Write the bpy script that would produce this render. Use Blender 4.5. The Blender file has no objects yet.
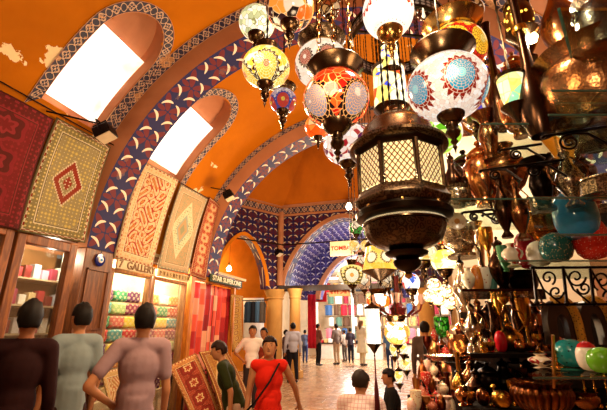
import bpy, bmesh, math, random
from mathutils import Vector, Matrix, Quaternion
PI=math.pi; SC=bpy.context.scene; COL=SC.collection
random.seed(7)
# ---------------------------------------------------------------- camera
F=380.; PT=math.radians(18.2); YAW=math.radians(16.7)
CAM=Vector((0,0,1.6)); FH=Vector((-math.sin(YAW),math.cos(YAW),0)); RT=Vector((math.cos(YAW),math.sin(YAW),0))
FW=FH*math.cos(PT)+Vector((0,0,math.sin(PT))); UPV=-FH*math.sin(PT)+Vector((0,0,math.cos(PT)))
def ray(x,y): return FW+RT*((x-303.5)/F)-UPV*((y-205)/F)
def atD(x,y,D): return CAM+ray(x,y)*D
def atX(x,y,X): r=ray(x,y); return CAM+r*(X/r.x)
def atY(x,y,Y): r=ray(x,y); return CAM+r*(Y/r.y)
def atZ(x,y,Z): r=ray(x,y); return CAM+r*((Z-1.6)/r.z)
def dep(p): return (Vector(p)-CAM).dot(FW)
cd=bpy.data.cameras.new('camera'); cam=bpy.data.objects.new('camera',cd); COL.objects.link(cam)
cam.matrix_world=Matrix.Translation(CAM)@Matrix((RT,UPV,-FW)).transposed().to_4x4()
cd.sensor_width=36; cd.lens=36*F/607; cd.clip_start=.05; SC.camera=cam
SC.view_settings.view_transform='Standard'; SC.view_settings.look='None'; SC.view_settings.gamma=1
# ---------------------------------------------------------------- node maths
def lin(h):
    if isinstance(h,str):
        h=h.lstrip('#'); c=[int(h[i:i+2],16)/255 for i in (0,2,4)]
        return tuple(((x/12.92) if x<=.04045 else ((x+.055)/1.055)**2.4) for x in c)+(1,)
    return tuple(h)+(1,) if len(h)==3 else tuple(h)
class V:
    def __init__(s,M,k): s.M=M; s.k=k
    def op(s,o,*a): return s.M.math(o,s,*a)
    def __add__(s,b): return s.op('ADD',b)
    __radd__=__add__
    def __mul__(s,b): return s.op('MULTIPLY',b)
    __rmul__=__mul__
    def __sub__(s,b): return s.op('SUBTRACT',b)
    def __rsub__(s,b): return s.M.math('SUBTRACT',b,s)
    def __truediv__(s,b): return s.op('DIVIDE',b)
    def __rtruediv__(s,b): return s.M.math('DIVIDE',b,s)
    def __neg__(s): return s.op('MULTIPLY',-1)
    def __lt__(s,b): return s.op('LESS_THAN',b)
    def __gt__(s,b): return s.op('GREATER_THAN',b)
    def abs(s): return s.op('ABSOLUTE')
    def fr(s): return s.op('FRACT')
    def fl(s): return s.op('FLOOR')
    def sin(s): return s.op('SINE')
    def cos(s): return s.op('COSINE')
    def sq(s): return s*s
    def sqrt(s): return s.op('SQRT')
    def mx(s,b): return s.op('MAXIMUM',b)
    def mn(s,b): return s.op('MINIMUM',b)
    def at2(s,b): return s.op('ARCTAN2',b)
    def clamp(s): return s.mx(0).mn(1)
class Mat:
    def __init__(s,name):
        s.m=bpy.data.materials.new(name); s.m.use_nodes=True; s.t=s.m.node_tree; s.n=s.t.nodes; s.n.clear()
        s.out=s.n.new('ShaderNodeOutputMaterial'); s.b=s.n.new('ShaderNodeBsdfPrincipled'); s.L(s.b.outputs[0],s.out.inputs[0]); s._c=None
    def L(s,a,b): s.t.links.new(a,b)
    def put(s,sock,v):
        if isinstance(v,V): s.L(v.k,sock)
        elif isinstance(v,(int,float)): sock.default_value=v if sock.type=='VALUE' else (v,v,v,1)
        else: sock.default_value=lin(v)
    def math(s,o,*a):
        n=s.n.new('ShaderNodeMath'); n.operation=o
        for i,x in enumerate(a): s.put(n.inputs[i],x)
        return V(s,n.outputs[0])
    def xyz(s,kind='Object'):
        if s._c is None: s._c=s.n.new('ShaderNodeTexCoord')
        q=s.n.new('ShaderNodeSeparateXYZ'); s.L(s._c.outputs[kind],q.inputs[0]); s.vec=s._c.outputs[kind]
        return [V(s,o) for o in q.outputs]
    def uv(s): return s.xyz('UV')[:2]
    def comb(s,x,y,z=0):
        n=s.n.new('ShaderNodeCombineXYZ')
        for i,v in enumerate((x,y,z)): s.put(n.inputs[i],v)
        return n.outputs[0]
    def mix(s,f,a,b):
        n=s.n.new('ShaderNodeMix'); n.data_type='RGBA'; s.put(n.inputs[0],f); s.put(n.inputs[6],a); s.put(n.inputs[7],b); return V(s,n.outputs[2])
    def noise(s,scale,detail=3,rough=.55,vec=None,dist=0):
        n=s.n.new('ShaderNodeTexNoise'); n.inputs['Scale'].default_value=scale; n.inputs['Detail'].default_value=detail; n.inputs['Roughness'].default_value=rough; n.inputs['Distortion'].default_value=dist
        if vec is None: s.xyz(); vec=s.vec
        s.L(vec,n.inputs['Vector']); return V(s,n.outputs[0])
    def vor(s,scale,feat='F1',vec=None,rnd=1):
        n=s.n.new('ShaderNodeTexVoronoi'); n.feature=feat; n.inputs['Scale'].default_value=scale; n.inputs['Randomness'].default_value=rnd
        if vec is None: s.xyz(); vec=s.vec
        s.L(vec,n.inputs['Vector'])
        if feat=='F1':
            q=s.n.new('ShaderNodeSeparateColor'); s.L(n.outputs['Color'],q.inputs[0]); return V(s,n.outputs['Distance']),V(s,q.outputs[0]),V(s,q.outputs[1])
        return V(s,n.outputs['Distance'])
    def white(s,x,y):
        n=s.n.new('ShaderNodeTexWhiteNoise'); n.noise_dimensions='2D'; s.L(s.comb(x,y),n.inputs['Vector']); return V(s,n.outputs[0])
    def ramp(s,f,cols,const=True):
        n=s.n.new('ShaderNodeValToRGB'); s.put(n.inputs[0],f); cr=n.color_ramp; cr.interpolation='CONSTANT' if const else 'LINEAR'
        k=len(cols)
        while len(cr.elements)<k: cr.elements.new(.5)
        for i,c in enumerate(cols): cr.elements[i].position=i/k if const else i/(k-1); cr.elements[i].color=lin(c)
        return V(s,n.outputs[0])
    def done(s,col,rough=.6,metal=0,emis=None,es=0,bump=None,bs=.3,bd=.01,spec=.5,alpha=None,trans=0):
        b=s.b; s.put(b.inputs['Base Color'],col); s.put(b.inputs['Roughness'],rough); s.put(b.inputs['Metallic'],metal); b.inputs['Specular IOR Level'].default_value=spec
        if emis is not None: s.put(b.inputs['Emission Color'],emis); s.put(b.inputs['Emission Strength'],es)
        if trans: b.inputs['Transmission Weight'].default_value=trans
        if alpha is not None: s.put(b.inputs['Alpha'],alpha)
        if bump is not None:
            n=s.n.new('ShaderNodeBump'); n.inputs['Strength'].default_value=bs; n.inputs['Distance'].default_value=bd; s.put(n.inputs['Height'],bump); s.L(n.outputs[0],b.inputs['Normal'])
        return s.m
CACHE={}
def memo(f):
    def g(*a,**k):
        key=(f.__name__,a,tuple(sorted(k.items())))
        if key not in CACHE: CACHE[key]=f(*a,**k)
        return CACHE[key]
    return g
@memo
def plain(c,rough=.6,metal=0,var=.25,sc=8,bump=0,spec=None):
    M=Mat('surface'); n=M.noise(sc); l=lin(c); d=tuple(x*(1-var) for x in l[:3]); h=tuple(min(1,x*(1+var)) for x in l[:3])
    return M.done(M.ramp(n,[d,l,h],False),rough,metal,bump=n if bump else None,bs=bump,bd=.02,spec=(.5 if rough<.55 else .15) if spec is None else spec)
@memo
def metalm(c,rough=.3,style=''):
    M=Mat('worked_metal'); l=lin(c); n=M.noise(14,4); d=tuple(x*.45 for x in l[:3])
    col=M.ramp(n,[d,l,tuple(min(1,x*1.25) for x in l[:3])],False)
    if style=='hammered': b=M.vor(90)[0]; return M.done(col,rough,1,bump=b,bs=.3,bd=.002)
    if style=='engraved':
        x,y,z=M.xyz(); e=M.vor(42)[0]; e2=M.vor(90)[0]
        k=((e*16).sin()>-.2)*(e2>.22)
        return M.done(M.mix(k,tuple(x*.35 for x in l[:3]),col),rough,1,bump=k,bs=.5,bd=.002)
    if style=='ribbed':
        x,y,z=M.xyz(); a=y.at2(x); w=(a*12).sin().abs()
        return M.done(col,rough,1,bump=w,bs=1,bd=.01)
    return M.done(col,rough,1,bump=n,bs=.12,bd=.004)
@memo
def wood(c,dark,rough=.45,sc=3):
    M=Mat('wood'); x,y,z=M.xyz(); n=M.noise(sc,4,vec=M.comb(x*6,y*6,z*.8)); w=((n*22+z*.5).sin()*.5+.5)
    return M.done(M.mix(w*.6+n*.4,dark,c),rough,0,bump=w,bs=.15,bd=.003,spec=.5 if rough<.5 else .1)
@memo
def emit(c,s): 
    M=Mat('glowing'); return M.done(c,.5,0,emis=c,es=s)
@memo
def glass(c=(.9,.95,.93),a=.14):
    M=Mat('clear_glass'); t=M.n.new('ShaderNodeBsdfTransparent'); t.inputs[0].default_value=lin(c); g=M.n.new('ShaderNodeBsdfGlossy'); g.inputs['Roughness'].default_value=.03
    x=M.n.new('ShaderNodeMixShader'); x.inputs[0].default_value=a; M.L(t.outputs[0],x.inputs[1]); M.L(g.outputs[0],x.inputs[2]); M.L(x.outputs[0],M.out.inputs[0]); return M.m
@memo
def leaf_tile(bg='#15124c',red='#641420',p=.42,white='#e8d8c0'):
    M=Mat('painted_leaf_tile'); u,v=M.uv(); x=(u/p).fr()-.5; y=(v/p).fr()-.5
    ax=x.abs(); ay=y.abs(); a=(ax+ay)*.707; b=(ax-ay)*.707
    pet=(((a-.34)/.3).sq()+(b/.1).sq())<1
    pet2=(((ax-.3)/.16).sq()+(y/.07).sq())<1
    col=M.mix(pet.mx(pet2),bg,red)
    c,s=math.cos(.6),math.sin(.6)
    y2=y+.25; q=(ax-.24)*c+y2*s; w=y2*c-(ax-.24)*s
    l1=((q/.2).sq()+((w+q.sq()*1.6)/.042).sq())<1
    xx=(x+.5+.5).fr()-.5; axx=((u/p+.5).fr()-.5).abs(); y3=y-.25; q2=(axx-.24)*c+y3*s; w2=y3*c-(axx-.24)*s
    l2=((q2/.2).sq()+((w2+q2.sq()*1.6)/.042).sq())<1
    col=M.mix(l1.mx(l2),col,white)
    n=M.noise(3,4); col=M.mix((n>.66)*.3,col,'#8a6858')
    return M.done(col,.6,spec=.2)
@memo
def scroll_band(w=.25,bg='#171733',line='#6a2422',cream='#b9987c'):
    M=Mat('painted_scroll_band'); u,v=M.uv(); x=(u/w).fr()-.5; y=v-.5; r=(x.sq()+y.sq()).sqrt(); t=y.at2(x)
    pr=(t*4).cos()*.08+.22
    q=((r-pr).abs()<.035).mx(r<.07)
    s=(u*(2*PI/w)).cos()*.36; q=q.mx(((y-s).abs()<.045).mx((y+s).abs()<.045))
    edge=(y.abs()>.43)
    col=M.mix(q,bg,cream); col=M.mix(edge,col,line); col=M.mix((y.abs()>.475),col,'#c9a37c')
    n=M.noise(4,4); return M.done(M.mix((n>.62)*.6,col,'#c78f55'),.5)
@memo
def plaster(c,c2,peel=None,amt=.6,sc=1.3):
    M=Mat('painted_plaster'); n=M.noise(1.2,4); f=M.noise(9,5); col=M.mix(n,c,c2); col=M.mix((f-.4).clamp()*1.2,col,tuple(x*.75 for x in lin(c)[:3]))
    st=M.noise(.55,5,.6,dist=.6); col=M.mix(((st-.48)*5).clamp()*.42,col,tuple(x*.45 for x in lin(c2)[:3]))
    if peel:
        p=M.noise(sc,6,.62,dist=.4); u,v=M.uv(); bd=(1-((v-1.75)/.75).abs()).clamp(); m=(p+bd*.1)>amt; g=M.noise(6,5); pc=M.ramp(g,['#8f8577','#d8c093','#e7cfa0','#caa25f'],False)
        col=M.mix(m,col,pc)
    return M.done(col,.85,bump=f,bs=.25,bd=.02,spec=.08)
@memo
def carpet(field,border,accent,medal,cream='#d8c79c',style=0,asp=1.5):
    M=Mat('woven_carpet'); u,v=M.uv(); x=(u-.5); y=(v-.5)*asp; dx=.5-x.abs(); dy=asp/2-y.abs(); d=dx.mn(dy)
    # small knots
    cs=.058; i=(x/cs).fl(); j=(y/cs).fl(); fx=(x/cs).fr()-.5; fy=(y/cs).fr()-.5; rr=fx.abs()+fy.abs(); h=M.white(i,j)
    motif=rr<(h*.45+.08); motif2=rr<.13
    col=M.mix(motif*(h>.35),field,accent); col=M.mix(motif2,col,cream)
    if style==0:   # hexagonal centre medallion
        st=((y.abs()/.035).fl()*.035); k=(x.abs()*1.25+st*.8)
        col=M.mix((k<.3),col,medal); col=M.mix((k<.3)*(k>.275),col,cream); col=M.mix((k<.17),col,cream); col=M.mix((k<.15),col,field); col=M.mix((k<.08),col,medal); col=M.mix((rr<.25)*(k<.14),col,cream)
    if style==1:   # curling vines and palmettes
        s=((x*16+(y*9).sin()*1.6).sin()*(y*13+(x*11).sin()*1.5).sin()).abs(); col=M.mix(s<.1,col,medal); col=M.mix((s>.78),col,medal); col=M.mix((s>.93),col,accent)
    if style==2:   # stretched diamonds
        k=x.abs()/.36+y.abs()/(asp*.36); col=M.mix(k<1,col,cream); col=M.mix((k<.9)*motif,col,accent); col=M.mix(k<.55,col,medal); col=M.mix(k<.42,col,field); col=M.mix(k<.2,col,accent)
    if style==3:   # row of medallions
        yy=((y/.42+.5).fr()-.5)*.42; k=((x/.26).sq()+(yy/.19).sq()).sqrt(); z=((yy.at2(x)*6).cos()*.1); k=k+z
        col=M.mix(k<1,col,accent); col=M.mix(k<.8,col,medal); col=M.mix(k<.5,col,cream); col=M.mix(k<.3,col,field)
    bm=M.mix((rr<.36)*(h>.3),border,accent); bm=M.mix(rr<.16,bm,cream)
    col=M.mix(d<.15,col,bm)
    for a,b,c in ((.15,.165,cream),(.165,.175,'#2a1a14'),(.025,.05,cream)): col=M.mix((d>a)*(d<b),col,c)
    dot=((x*60).sin()*(y*60).sin())>.0
    col=M.mix((d>.025)*(d<.05)*dot,col,medal); col=M.mix(d<.02,col,tuple(q*.5 for q in lin(border)[:3]))
    n=M.noise(40,3); n2=M.noise(3,3); col=M.mix(.22,col,'#6a4a34')
    return M.done(M.mix((n2-.35).clamp()*.5,col,tuple(q*.6 for q in lin(field)[:3])),.95,bump=n,bs=.4,bd=.01,spec=.1)
# ---------------------------------------------------------------- meshes
class MB:
    def __init__(s): s.v=[]; s.f=[]; s.uv=None
    def add(s,vs,fs,uvs=None):
        o=len(s.v); s.v+= [Vector(a) for a in vs]; s.f+=[[i+o for i in f] for f in fs]
        if uvs: s.uv=(s.uv or {}); s.uv.update({len(s.f)-len(fs)+k:u for k,u in enumerate(uvs)})
        return s
    def box(s,c,d,R=None):
        c=Vector(c); vs=[Vector((x*d[0]/2,y*d[1]/2,z*d[2]/2)) for x in (-1,1) for y in (-1,1) for z in (-1,1)]
        if R is not None: vs=[R@a for a in vs]
        return s.add([a+c for a in vs],[(0,1,3,2),(4,6,7,5),(0,4,5,1),(2,3,7,6),(0,2,6,4),(1,5,7,3)])
    def lathe(s,pr,n=28,c=(0,0,0),R=None,mod=None):
        c=Vector(c); vs=[];fs=[]
        for (r,z) in pr:
            for k in range(n):
                a=2*PI*k/n; q=r*(mod(a,z) if mod else 1); p=Vector((q*math.cos(a),q*math.sin(a),z)); vs.append((R@p if R is not None else p)+c)
        for i in range(len(pr)-1):
            for k in range(n): k2=(k+1)%n; fs.append((i*n+k,i*n+k2,(i+1)*n+k2,(i+1)*n+k))
        if pr[0]==pr[-1]: return s.add(vs,fs)
        if pr[0][0]>1e-4: fs.append(tuple(range(n))[::-1])
        if pr[-1][0]>1e-4: fs.append(tuple(range((len(pr)-1)*n,len(pr)*n)))
        return s.add(vs,fs)
    def tube(s,pts,r,n=8,closed=False):
        pts=[Vector(p) for p in pts]; m=len(pts); rs=r if isinstance(r,(list,tuple)) else [r]*m; vs=[]; fs=[]
        ref=None
        for i,p in enumerate(pts):
            t=((pts[(i+1)%m] if (closed or i<m-1) else p)-(pts[i-1] if (closed or i>0) else p))
            if t.length<1e-9: t=Vector((0,0,1))
            t.normalize()
            if ref is None: ref=t.orthogonal().normalized()
            ref=(ref-t*ref.dot(t)); ref=(ref if ref.length>1e-6 else t.orthogonal()).normalized(); b=t.cross(ref)
            for k in range(n): a=2*PI*k/n; vs.append(p+(ref*math.cos(a)+b*math.sin(a))*rs[i])
        for i in range(m if closed else m-1):
            j=(i+1)%m
            for k in range(n): k2=(k+1)%n; fs.append((i*n+k,i*n+k2,j*n+k2,j*n+k))
        if not closed: fs.append(tuple(range(n))[::-1]); fs.append(tuple(range((m-1)*n,m*n)))
        return s.add(vs,fs)
    def ball(s,c,r,n=14,m=9):
        r=r if isinstance(r,(tuple,list)) else (r,r,r); c=Vector(c); vs=[c+Vector((0,0,-r[2]))]
        for i in range(1,m):
            t=PI*i/m-PI/2
            for k in range(n): a=2*PI*k/n; vs.append(c+Vector((r[0]*math.cos(t)*math.cos(a),r[1]*math.cos(t)*math.sin(a),r[2]*math.sin(t))))
        vs.append(c+Vector((0,0,r[2]))); fs=[]
        for k in range(n):
            k2=(k+1)%n; fs.append((0,1+k2,1+k)); fs.append((len(vs)-1,1+(m-2)*n+k,1+(m-2)*n+k2))
            for i in range(m-2): fs.append((1+i*n+k,1+i*n+k2,1+(i+1)*n+k2,1+(i+1)*n+k))
        return s.add(vs,fs)
    def slab(s,poly,th,up=None):   # polygon (3D points) thickened along its normal
        P=[Vector(p) for p in poly]; nrm=(P[1]-P[0]).cross(P[-1]-P[0]).normalized() if up is None else Vector(up); n=len(P)
        vs=P+[p-nrm*th for p in P]; fs=[tuple(range(n)),tuple(range(n,2*n))[::-1]]+[(i,i+n,(i+1)%n+n,(i+1)%n) for i in range(n)]
        return s.add(vs,fs)
    def grid(s,fn,nu,nv,uvf=None,skip=None):
        vs=[fn(i/nu,j/nv) for i in range(nu+1) for j in range(nv+1)]; fs=[];uvs=[]
        for i in range(nu):
            for j in range(nv):
                if skip and skip((i+.5)/nu,(j+.5)/nv): continue
                fs.append((i*(nv+1)+j,(i+1)*(nv+1)+j,(i+1)*(nv+1)+j+1,i*(nv+1)+j+1))
                if uvf: uvs.append([uvf(a/nu,b/nv) for a,b in ((i,j),(i+1,j),(i+1,j+1),(i,j+1))])
        return s.add(vs,fs,uvs or None)
def rename_ok(n): return n
def obj(name,mb,mat,parent=None,smooth=True,loc=None,label=None,bevel=0,sub=0,solid=0,cat=None,group=None,kind=None,recalc=True):
    me=bpy.data.meshes.new(name); me.from_pydata([tuple(v) for v in mb.v],[],mb.f)
    if mb.uv:
        l=me.uv_layers.new(name='UVMap')
        for pi,p in enumerate(me.polygons):
            u=mb.uv.get(pi)
            if u:
                for k,li in enumerate(p.loop_indices): l.data[li].uv=u[k]
    if recalc:
        b=bmesh.new(); b.from_mesh(me); bmesh.ops.recalc_face_normals(b,faces=b.faces); b.to_mesh(me); b.free()
    if smooth:
        me.shade_smooth()
        try: me.set_sharp_from_angle(angle=math.radians(42))
        except Exception: pass
    me.materials.append(mat)
    o=bpy.data.objects.new(name,me); COL.objects.link(o)
    if parent is not None: o.parent=parent
    if loc is not None: o.location=loc
    if solid: m=o.modifiers.new('s','SOLIDIFY'); m.thickness=solid; m.offset=-1
    if bevel: m=o.modifiers.new('b','BEVEL'); m.width=bevel; m.segments=2; m.limit_method='ANGLE'
    if sub: m=o.modifiers.new('u','SUBSURF'); m.levels=sub; m.render_levels=sub
    if label: o['label']=label
    if cat: o['category']=cat
    if group: o['group']=group
    if kind: o['kind']=kind
    return o
def thing(name,label,cat,loc=(0,0,0),rz=0,group=None,sc=1):
    o=bpy.data.objects.new(name,None); COL.objects.link(o); o.location=loc; o.rotation_euler=(0,0,rz); o.scale=(sc,)*3; o.empty_display_size=.1
    o['label']=label; o['category']=cat
    if group: o['group']=group
    return o
def struct(name,mb,mat,label=None,**k): return obj(name,mb,mat,kind='structure',label=label,**k)
def dup(root,loc,rz=0,sc=1,label=None,name=None):
    r=root.copy(); COL.objects.link(r); r.location=loc; r.rotation_euler=(0,0,rz); r.scale=(sc,)*3 if not isinstance(sc,tuple) else sc
    if label: r['label']=label
    for ch in list(root.children):
        c=ch.copy(); COL.objects.link(c); c.parent=r
        for g in ch.children: d=g.copy(); COL.objects.link(d); d.parent=c
    return r
# ================================================================ SETTING
XC,ZC,RV,RR=-1.1,2.6,3.15,2.9       # vault axis, springing height, cell and rib radius
def cyl(th,Y,R=RV): a=math.radians(th); return Vector((XC-R*math.cos(a),Y,ZC+R*math.sin(a)))
M_org=plaster('#c4730c','#9c5404','y',.665); M_org2=plaster('#b8640f','#8a440a')
M_brown=plaster('#b9805a','#8f5636'); M_pink=plaster('#c98f6a','#a86a48'); M_cream=plaster('#d9c4a4','#c2a684')
M_scr=scroll_band(.25)
# floor
M=Mat('worn_stone_paving'); x,y,z=M.xyz(); bx=((x/.8).fr()-.5).abs(); row=(y/.5).fl(); bx=((x/.8+row*.37).fr()-.5).abs(); by=((y/.5).fr()-.5).abs()
j=(bx>.49).mx(by>.485); n=M.noise(2,5); h=M.white((x/.8+row*.37).fl(),row)
col=M.ramp(n*.7+h*.3,['#6b4a33','#a07a58','#c09a74','#8a6446'],False); fl=M.done(M.mix(j,col,'#3a2417'),M.noise(5,4)*.35+.08,bump=j,bs=.3,bd=.004)
struct('floor',MB().add([(-11,-3,0),(7,-3,0),(7,28,0),(-11,28,0)],[(0,1,2,3)]),fl,smooth=False)
# vault cells with arched skylight openings
WIN=[(2.68,3.50,28,57),(4.45,5.36,28,57.5)]
def inwin(th,Y,w):
    if th>90: th=180-th
    a,b,t0,t1=w; ym=(a+b)/2; hw=(b-a)/2; ts=t1-10
    if not (a<Y<b and t0<th<t1): return False
    return th<ts or ((Y-ym)/hw)**2+((th-ts)/(t1-ts))**2<1
def vault(Y0,Y1,name,wins,nY):
    mb=MB(); nT=180
    mb.grid(lambda u,v:cyl(180*u,Y0+(Y1-Y0)*v),nT,nY,lambda u,v:(Y0+(Y1-Y0)*v,RV*math.radians(min(180*u,180-180*u))),
        lambda u,v:any(inwin(180*u,Y0+(Y1-Y0)*v,w) for w in wins))
    return mb
mb=vault(-2.5,7.1,'v',WIN,320); struct('ceiling',mb,M_org,smooth=True)
struct('trim_1',MB().grid(lambda u,v:cyl(180*u,-2.5+9.6*v,RV+.55),40,1),M_brown)   # outer shell of the vault above the skylights
for s in (0,1):
    for wi,(a,b,t0,t1) in enumerate(WIN):
        mir=(lambda t:180-t) if s else (lambda t:t)
        ts=t1-10; ym=(a+b)/2; hw=(b-a)/2
        def outline(e,et,nn=20):    # arch outline, grown by e metres / et degrees
            pts=[(a-e,t0-et)]+[(a-e,t0+(ts-t0)*k/8) for k in range(1,8)]
            pts+=[(ym-(hw+e)*math.cos(PI*k/nn),ts+(10+et)*math.sin(PI*k/nn)) for k in range(nn+1)]
            pts+=[(b+e,ts-(ts-t0)*k/8) for k in range(1,8)]+[(b+e,t0-et)]
            return pts
        o0=outline(0,0); o1=outline(.13,2.6)
        # scroll border strip
        L=0; vs=[];fs=[];uvs=[]
        for k,(p,q) in enumerate(zip(o0,o1)):
            if k: L+=(cyl(q[1],q[0])-cyl(o1[k-1][1],o1[k-1][0])).length
            vs+=[cyl(mir(p[1]),p[0],RV-.012),cyl(mir(q[1]),q[0],RV-.012)]
            if k: fs.append((2*k-2,2*k,2*k+1,2*k-1)); uvs.append([(Lp,0),(L,0),(L,1),(Lp,1)])
            Lp=L
        struct('trim_%d'%(2+wi+2*s),MB().add(vs,fs,uvs),scroll_band(.2),solid=.0)
        # reveal
        vs=[];fs=[]
        oo=outline(.02,.4)
        for k,p in enumerate(oo): vs+=[cyl(mir(p[1]),p[0],RV-.01),cyl(mir(p[1]),p[0],RV+.3)]
        nk=len(oo)
        for k in range(nk): k2=(k+1)%nk; fs.append((2*k,2*k2,2*k2+1,2*k+1))
        struct('trim_%d'%(6+wi+2*s),MB().add(vs,fs),M_brown)
        nw=1+wi+2*s
        wm=Mat('daylit_pane'); n=wm.noise(3,4); M_p=wm.done('#fff4e4',.4,emis=wm.mix((n-.47).clamp()*4,'#fff6ea','#e0bd8c'),es=1.5 if s==0 else 1.3)
        struct('window_%d'%nw,MB().grid(lambda u,v:cyl(mir(29.5+18.5*u),a+.04+(b-a-.03)*v,RV+.2),8,1),M_p,label='tall white daylit skylight pane in the vault',solid=.03)
        struct('wall_niche_%d'%nw if False else 'trim_%d'%(10+nw),MB().grid(lambda u,v:cyl(mir(t0-3+(t1-t0+6)*u),a-.1+(b-a+.2)*v,RV+.29),12,1),M_pink)
# ribs: intrados with leaf tiles, plastered faces, scroll bands beside them
def rib(Y0,Y1,n,th0=0,th1=180):
    struct('trim_%d'%n,MB().grid(lambda u,v:cyl(th0+(th1-th0)*u,Y0+(Y1-Y0)*v,RR),90,1,lambda u,v:((Y1-Y0)*v,RR*math.radians(180*u))),leaf_tile(p=(Y1-Y0)))
    for k,Y in enumerate((Y0,Y1)):
        struct('trim_%d'%(n+1+k),MB().grid(lambda u,v:cyl(th0+(th1-th0)*u,Y+(-.06 if k==0 else .06)*v,RR+.27*v),90,1),M_brown)
        struct('trim_%d'%(n+3+k),MB().grid(lambda u,v:cyl(10+160*u,Y+(-.06-.15*v if k==0 else .06+.14*v),RV-.012-.0*v),90,1,lambda u,v:(RV*math.radians(160*u),v)),scroll_band(.17))
rib(3.76,4.24,20); rib(6.68,7.14,26); rib(.9,1.38,32)
# left wall piers under the ribs
M_pan=wood('#8a5226','#4f2a10')
def pier(Y0,Y1,num):
    mb=MB().box((-4.1,(Y0+Y1)/2,1.3),(.2,Y1-Y0,2.6)); o=struct('wall_pier_%d'%num if False else 'trim_%d'%num,mb,M_pan,label='carved wooden pier panel',bevel=.01)
    m2=MB()
    for z0,z1 in ((.3,1.15),(1.25,1.5),(1.6,2.35)):
        for (a,b,c,d) in ((Y0+.06,Y1-.06,z0,z0+.02),(Y0+.06,Y1-.06,z1-.02,z1),(Y0+.06,Y0+.08,z0,z1),(Y1-.08,Y1-.06,z0,z1)): m2.box((-3.995,(a+b)/2,(c+d)/2),(.025,b-a,d-c))
        for i in range(7):
            for j in range(max(1,int((z1-z0)/.07)-1)): pass
    obj('panel_moulding',m2,M_pan,o)
pier(3.76,4.24,40); pier(.9,1.38,42)
# outer walls
struct('wall_left',MB().box((-5.6,3.0,1.35),(.1,12,2.7)),plaster('#d8b98c','#b98a5a'))
struct('wall_right',MB().box((2.0,2.4,1.5),(.1,9.8,3.4)),plaster('#b07a58','#7a4a30'))
struct('wall_back',MB().box((-1.5,-2.6,3),(9,.1,6.2)),plaster('#8a5a38','#5a3420'))
# the lintel board above the left shops
struct('trim_43',MB().box((-4.18,2.7,2.70),(.1,10.9,.10)),wood('#5c3416','#301808'))
struct('trim_44',MB().box((-4.93,3.0,2.80),(1.4,12,.06)),plaster('#e6d2ae','#cdb184'))
# octagonal crossing behind the second rib
OCT=[(-5.1,13.9),(2.9,13.9),(4.8,10.8),(4.8,7.2),(-7.0,7.2),(-7.0,10.8)]
top=(-1.1,10.4,9.6); mb=MB()
for i in range(len(OCT)):
    p=Vector((*OCT[i],6.2)); q=Vector((*OCT[(i+1)%len(OCT)],6.2)); t=Vector(top)
    mb.grid(lambda u,v:(p.lerp(q,u)).lerp(t,v)+Vector((0,0,1.1*math.sin(PI*v)*.9)),10,10,lambda u,v:(u*6,v*4))
struct('ceiling_dome',mb,M_org2)
def wallseg(p,q,z0,z1,ops,name,mat,th=.35,n=120,label=None):
    p=Vector((*p,0)); q=Vector((*q,0)); L=(q-p).length; t=(q-p)/L; nr=Vector((t.y,-t.x,0))   # front normal
    if nr.dot(Vector((0,-1,0))-Vector((0,0,0)))<0 and abs(t.x)>.1: nr=-nr
    def low(s):
        z=z0
        for (c,hw,sp,ri) in ops:
            d=abs(s-c)/hw
            if d<1: z=max(z,sp+ri*((1-d**1.7)**.62))
        return z
    S=sorted(set([L*k/n for k in range(n+1)]+[c+x*hw*.9999 for (c,hw,_,_) in ops for x in (-1,1)])); mb=MB()
    vs=[];fs=[];uvs=[]
    for s in S:
        b=low(s); a=p+t*s
        for off in (0,-th): vs+=[a+nr*off+Vector((0,0,b)),a+nr*off+Vector((0,0,z1))]
    for k in range(len(S)-1):
        i=4*k; j=i+4; u0,u1=S[k],S[k+1]; b0,b1=vs[i].z,vs[j].z
        fs+=[(i,j,j+1,i+1),(i+2,i+3,j+3,j+2),(i,i+2,j+2,j)]
        uvs+=[[(u0,b0),(u1,b1),(u1,z1),(u0,z1)],[(u0,b0),(u0,z1),(u1,z1),(u1,b1)],[(u0,0),(u0,th),(u1,th),(u1,0)]]
    struct(name,mb.add(vs,fs,uvs),mat,smooth=False,recalc=False,label=label)
    return p,t,nr,L,low
M_tile=leaf_tile('#1c1440','#4a1420',.5,'#b8a48c'); M_tile2=leaf_tile('#4a4480','#2c2458',.5,'#d8d4d8')
def archrim(p,t,nr,op,w,d,num,mat,zmin=None):
    c,hw,sp,ri=op; vs=[];fs=[];N=40
    for k in range(N+1):
        x=-1+2*k/N; x=math.sin(x*PI/2); z=sp+ri*((1-min(abs(x),1)**1.7)**.62)
        x2=x*(hw+w); z2=sp+(ri+w)*((1-min(abs(x),1)**1.7)**.62)
        a=p+t*(c+x*hw); b=p+t*(c+x2)
        vs+=[a+nr*d+Vector((0,0,z)),b+nr*d+Vector((0,0,z2)),a+Vector((0,0,z)),b+Vector((0,0,z2))]
    for k in range(N): i=4*k; j=i+4; fs+=[(i,j,j+1,i+1),(i,i+2,j+2,j),(i+1,j+1,j+3,i+3)]
    struct('trim_%d'%num,MB().add(vs,fs),mat)
A1=(1.9,1.05,3.15,1.75); W1=wallseg((-7.0,10.8),(-5.1,13.9),3.05,6.25,[A1],'wall_northwest',M_tile)
archrim(*W1[:3],A1,.13,.06,50,plaster('#e0861a','#c06a10'))
A2=(2.5,2.32,3.2,2.5); W2=wallseg((-5.1,13.9),(4.2,13.9),3.05,6.25,[A2],'wall_north',M_tile,th=.6)
archrim(*W2[:3],A2,.16,.08,51,M_brown)
wallseg((4.8,10.8),(2.9,13.9),0,6.25,[],'wall_northeast',M_tile)
wallseg((4.8,7.2),(4.8,10.8),0,6.25,[],'wall_east',M_cream); wallseg((-7.0,7.2),(-7.0,10.8),0,6.25,[],'wall_west',M_tile)
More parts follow.
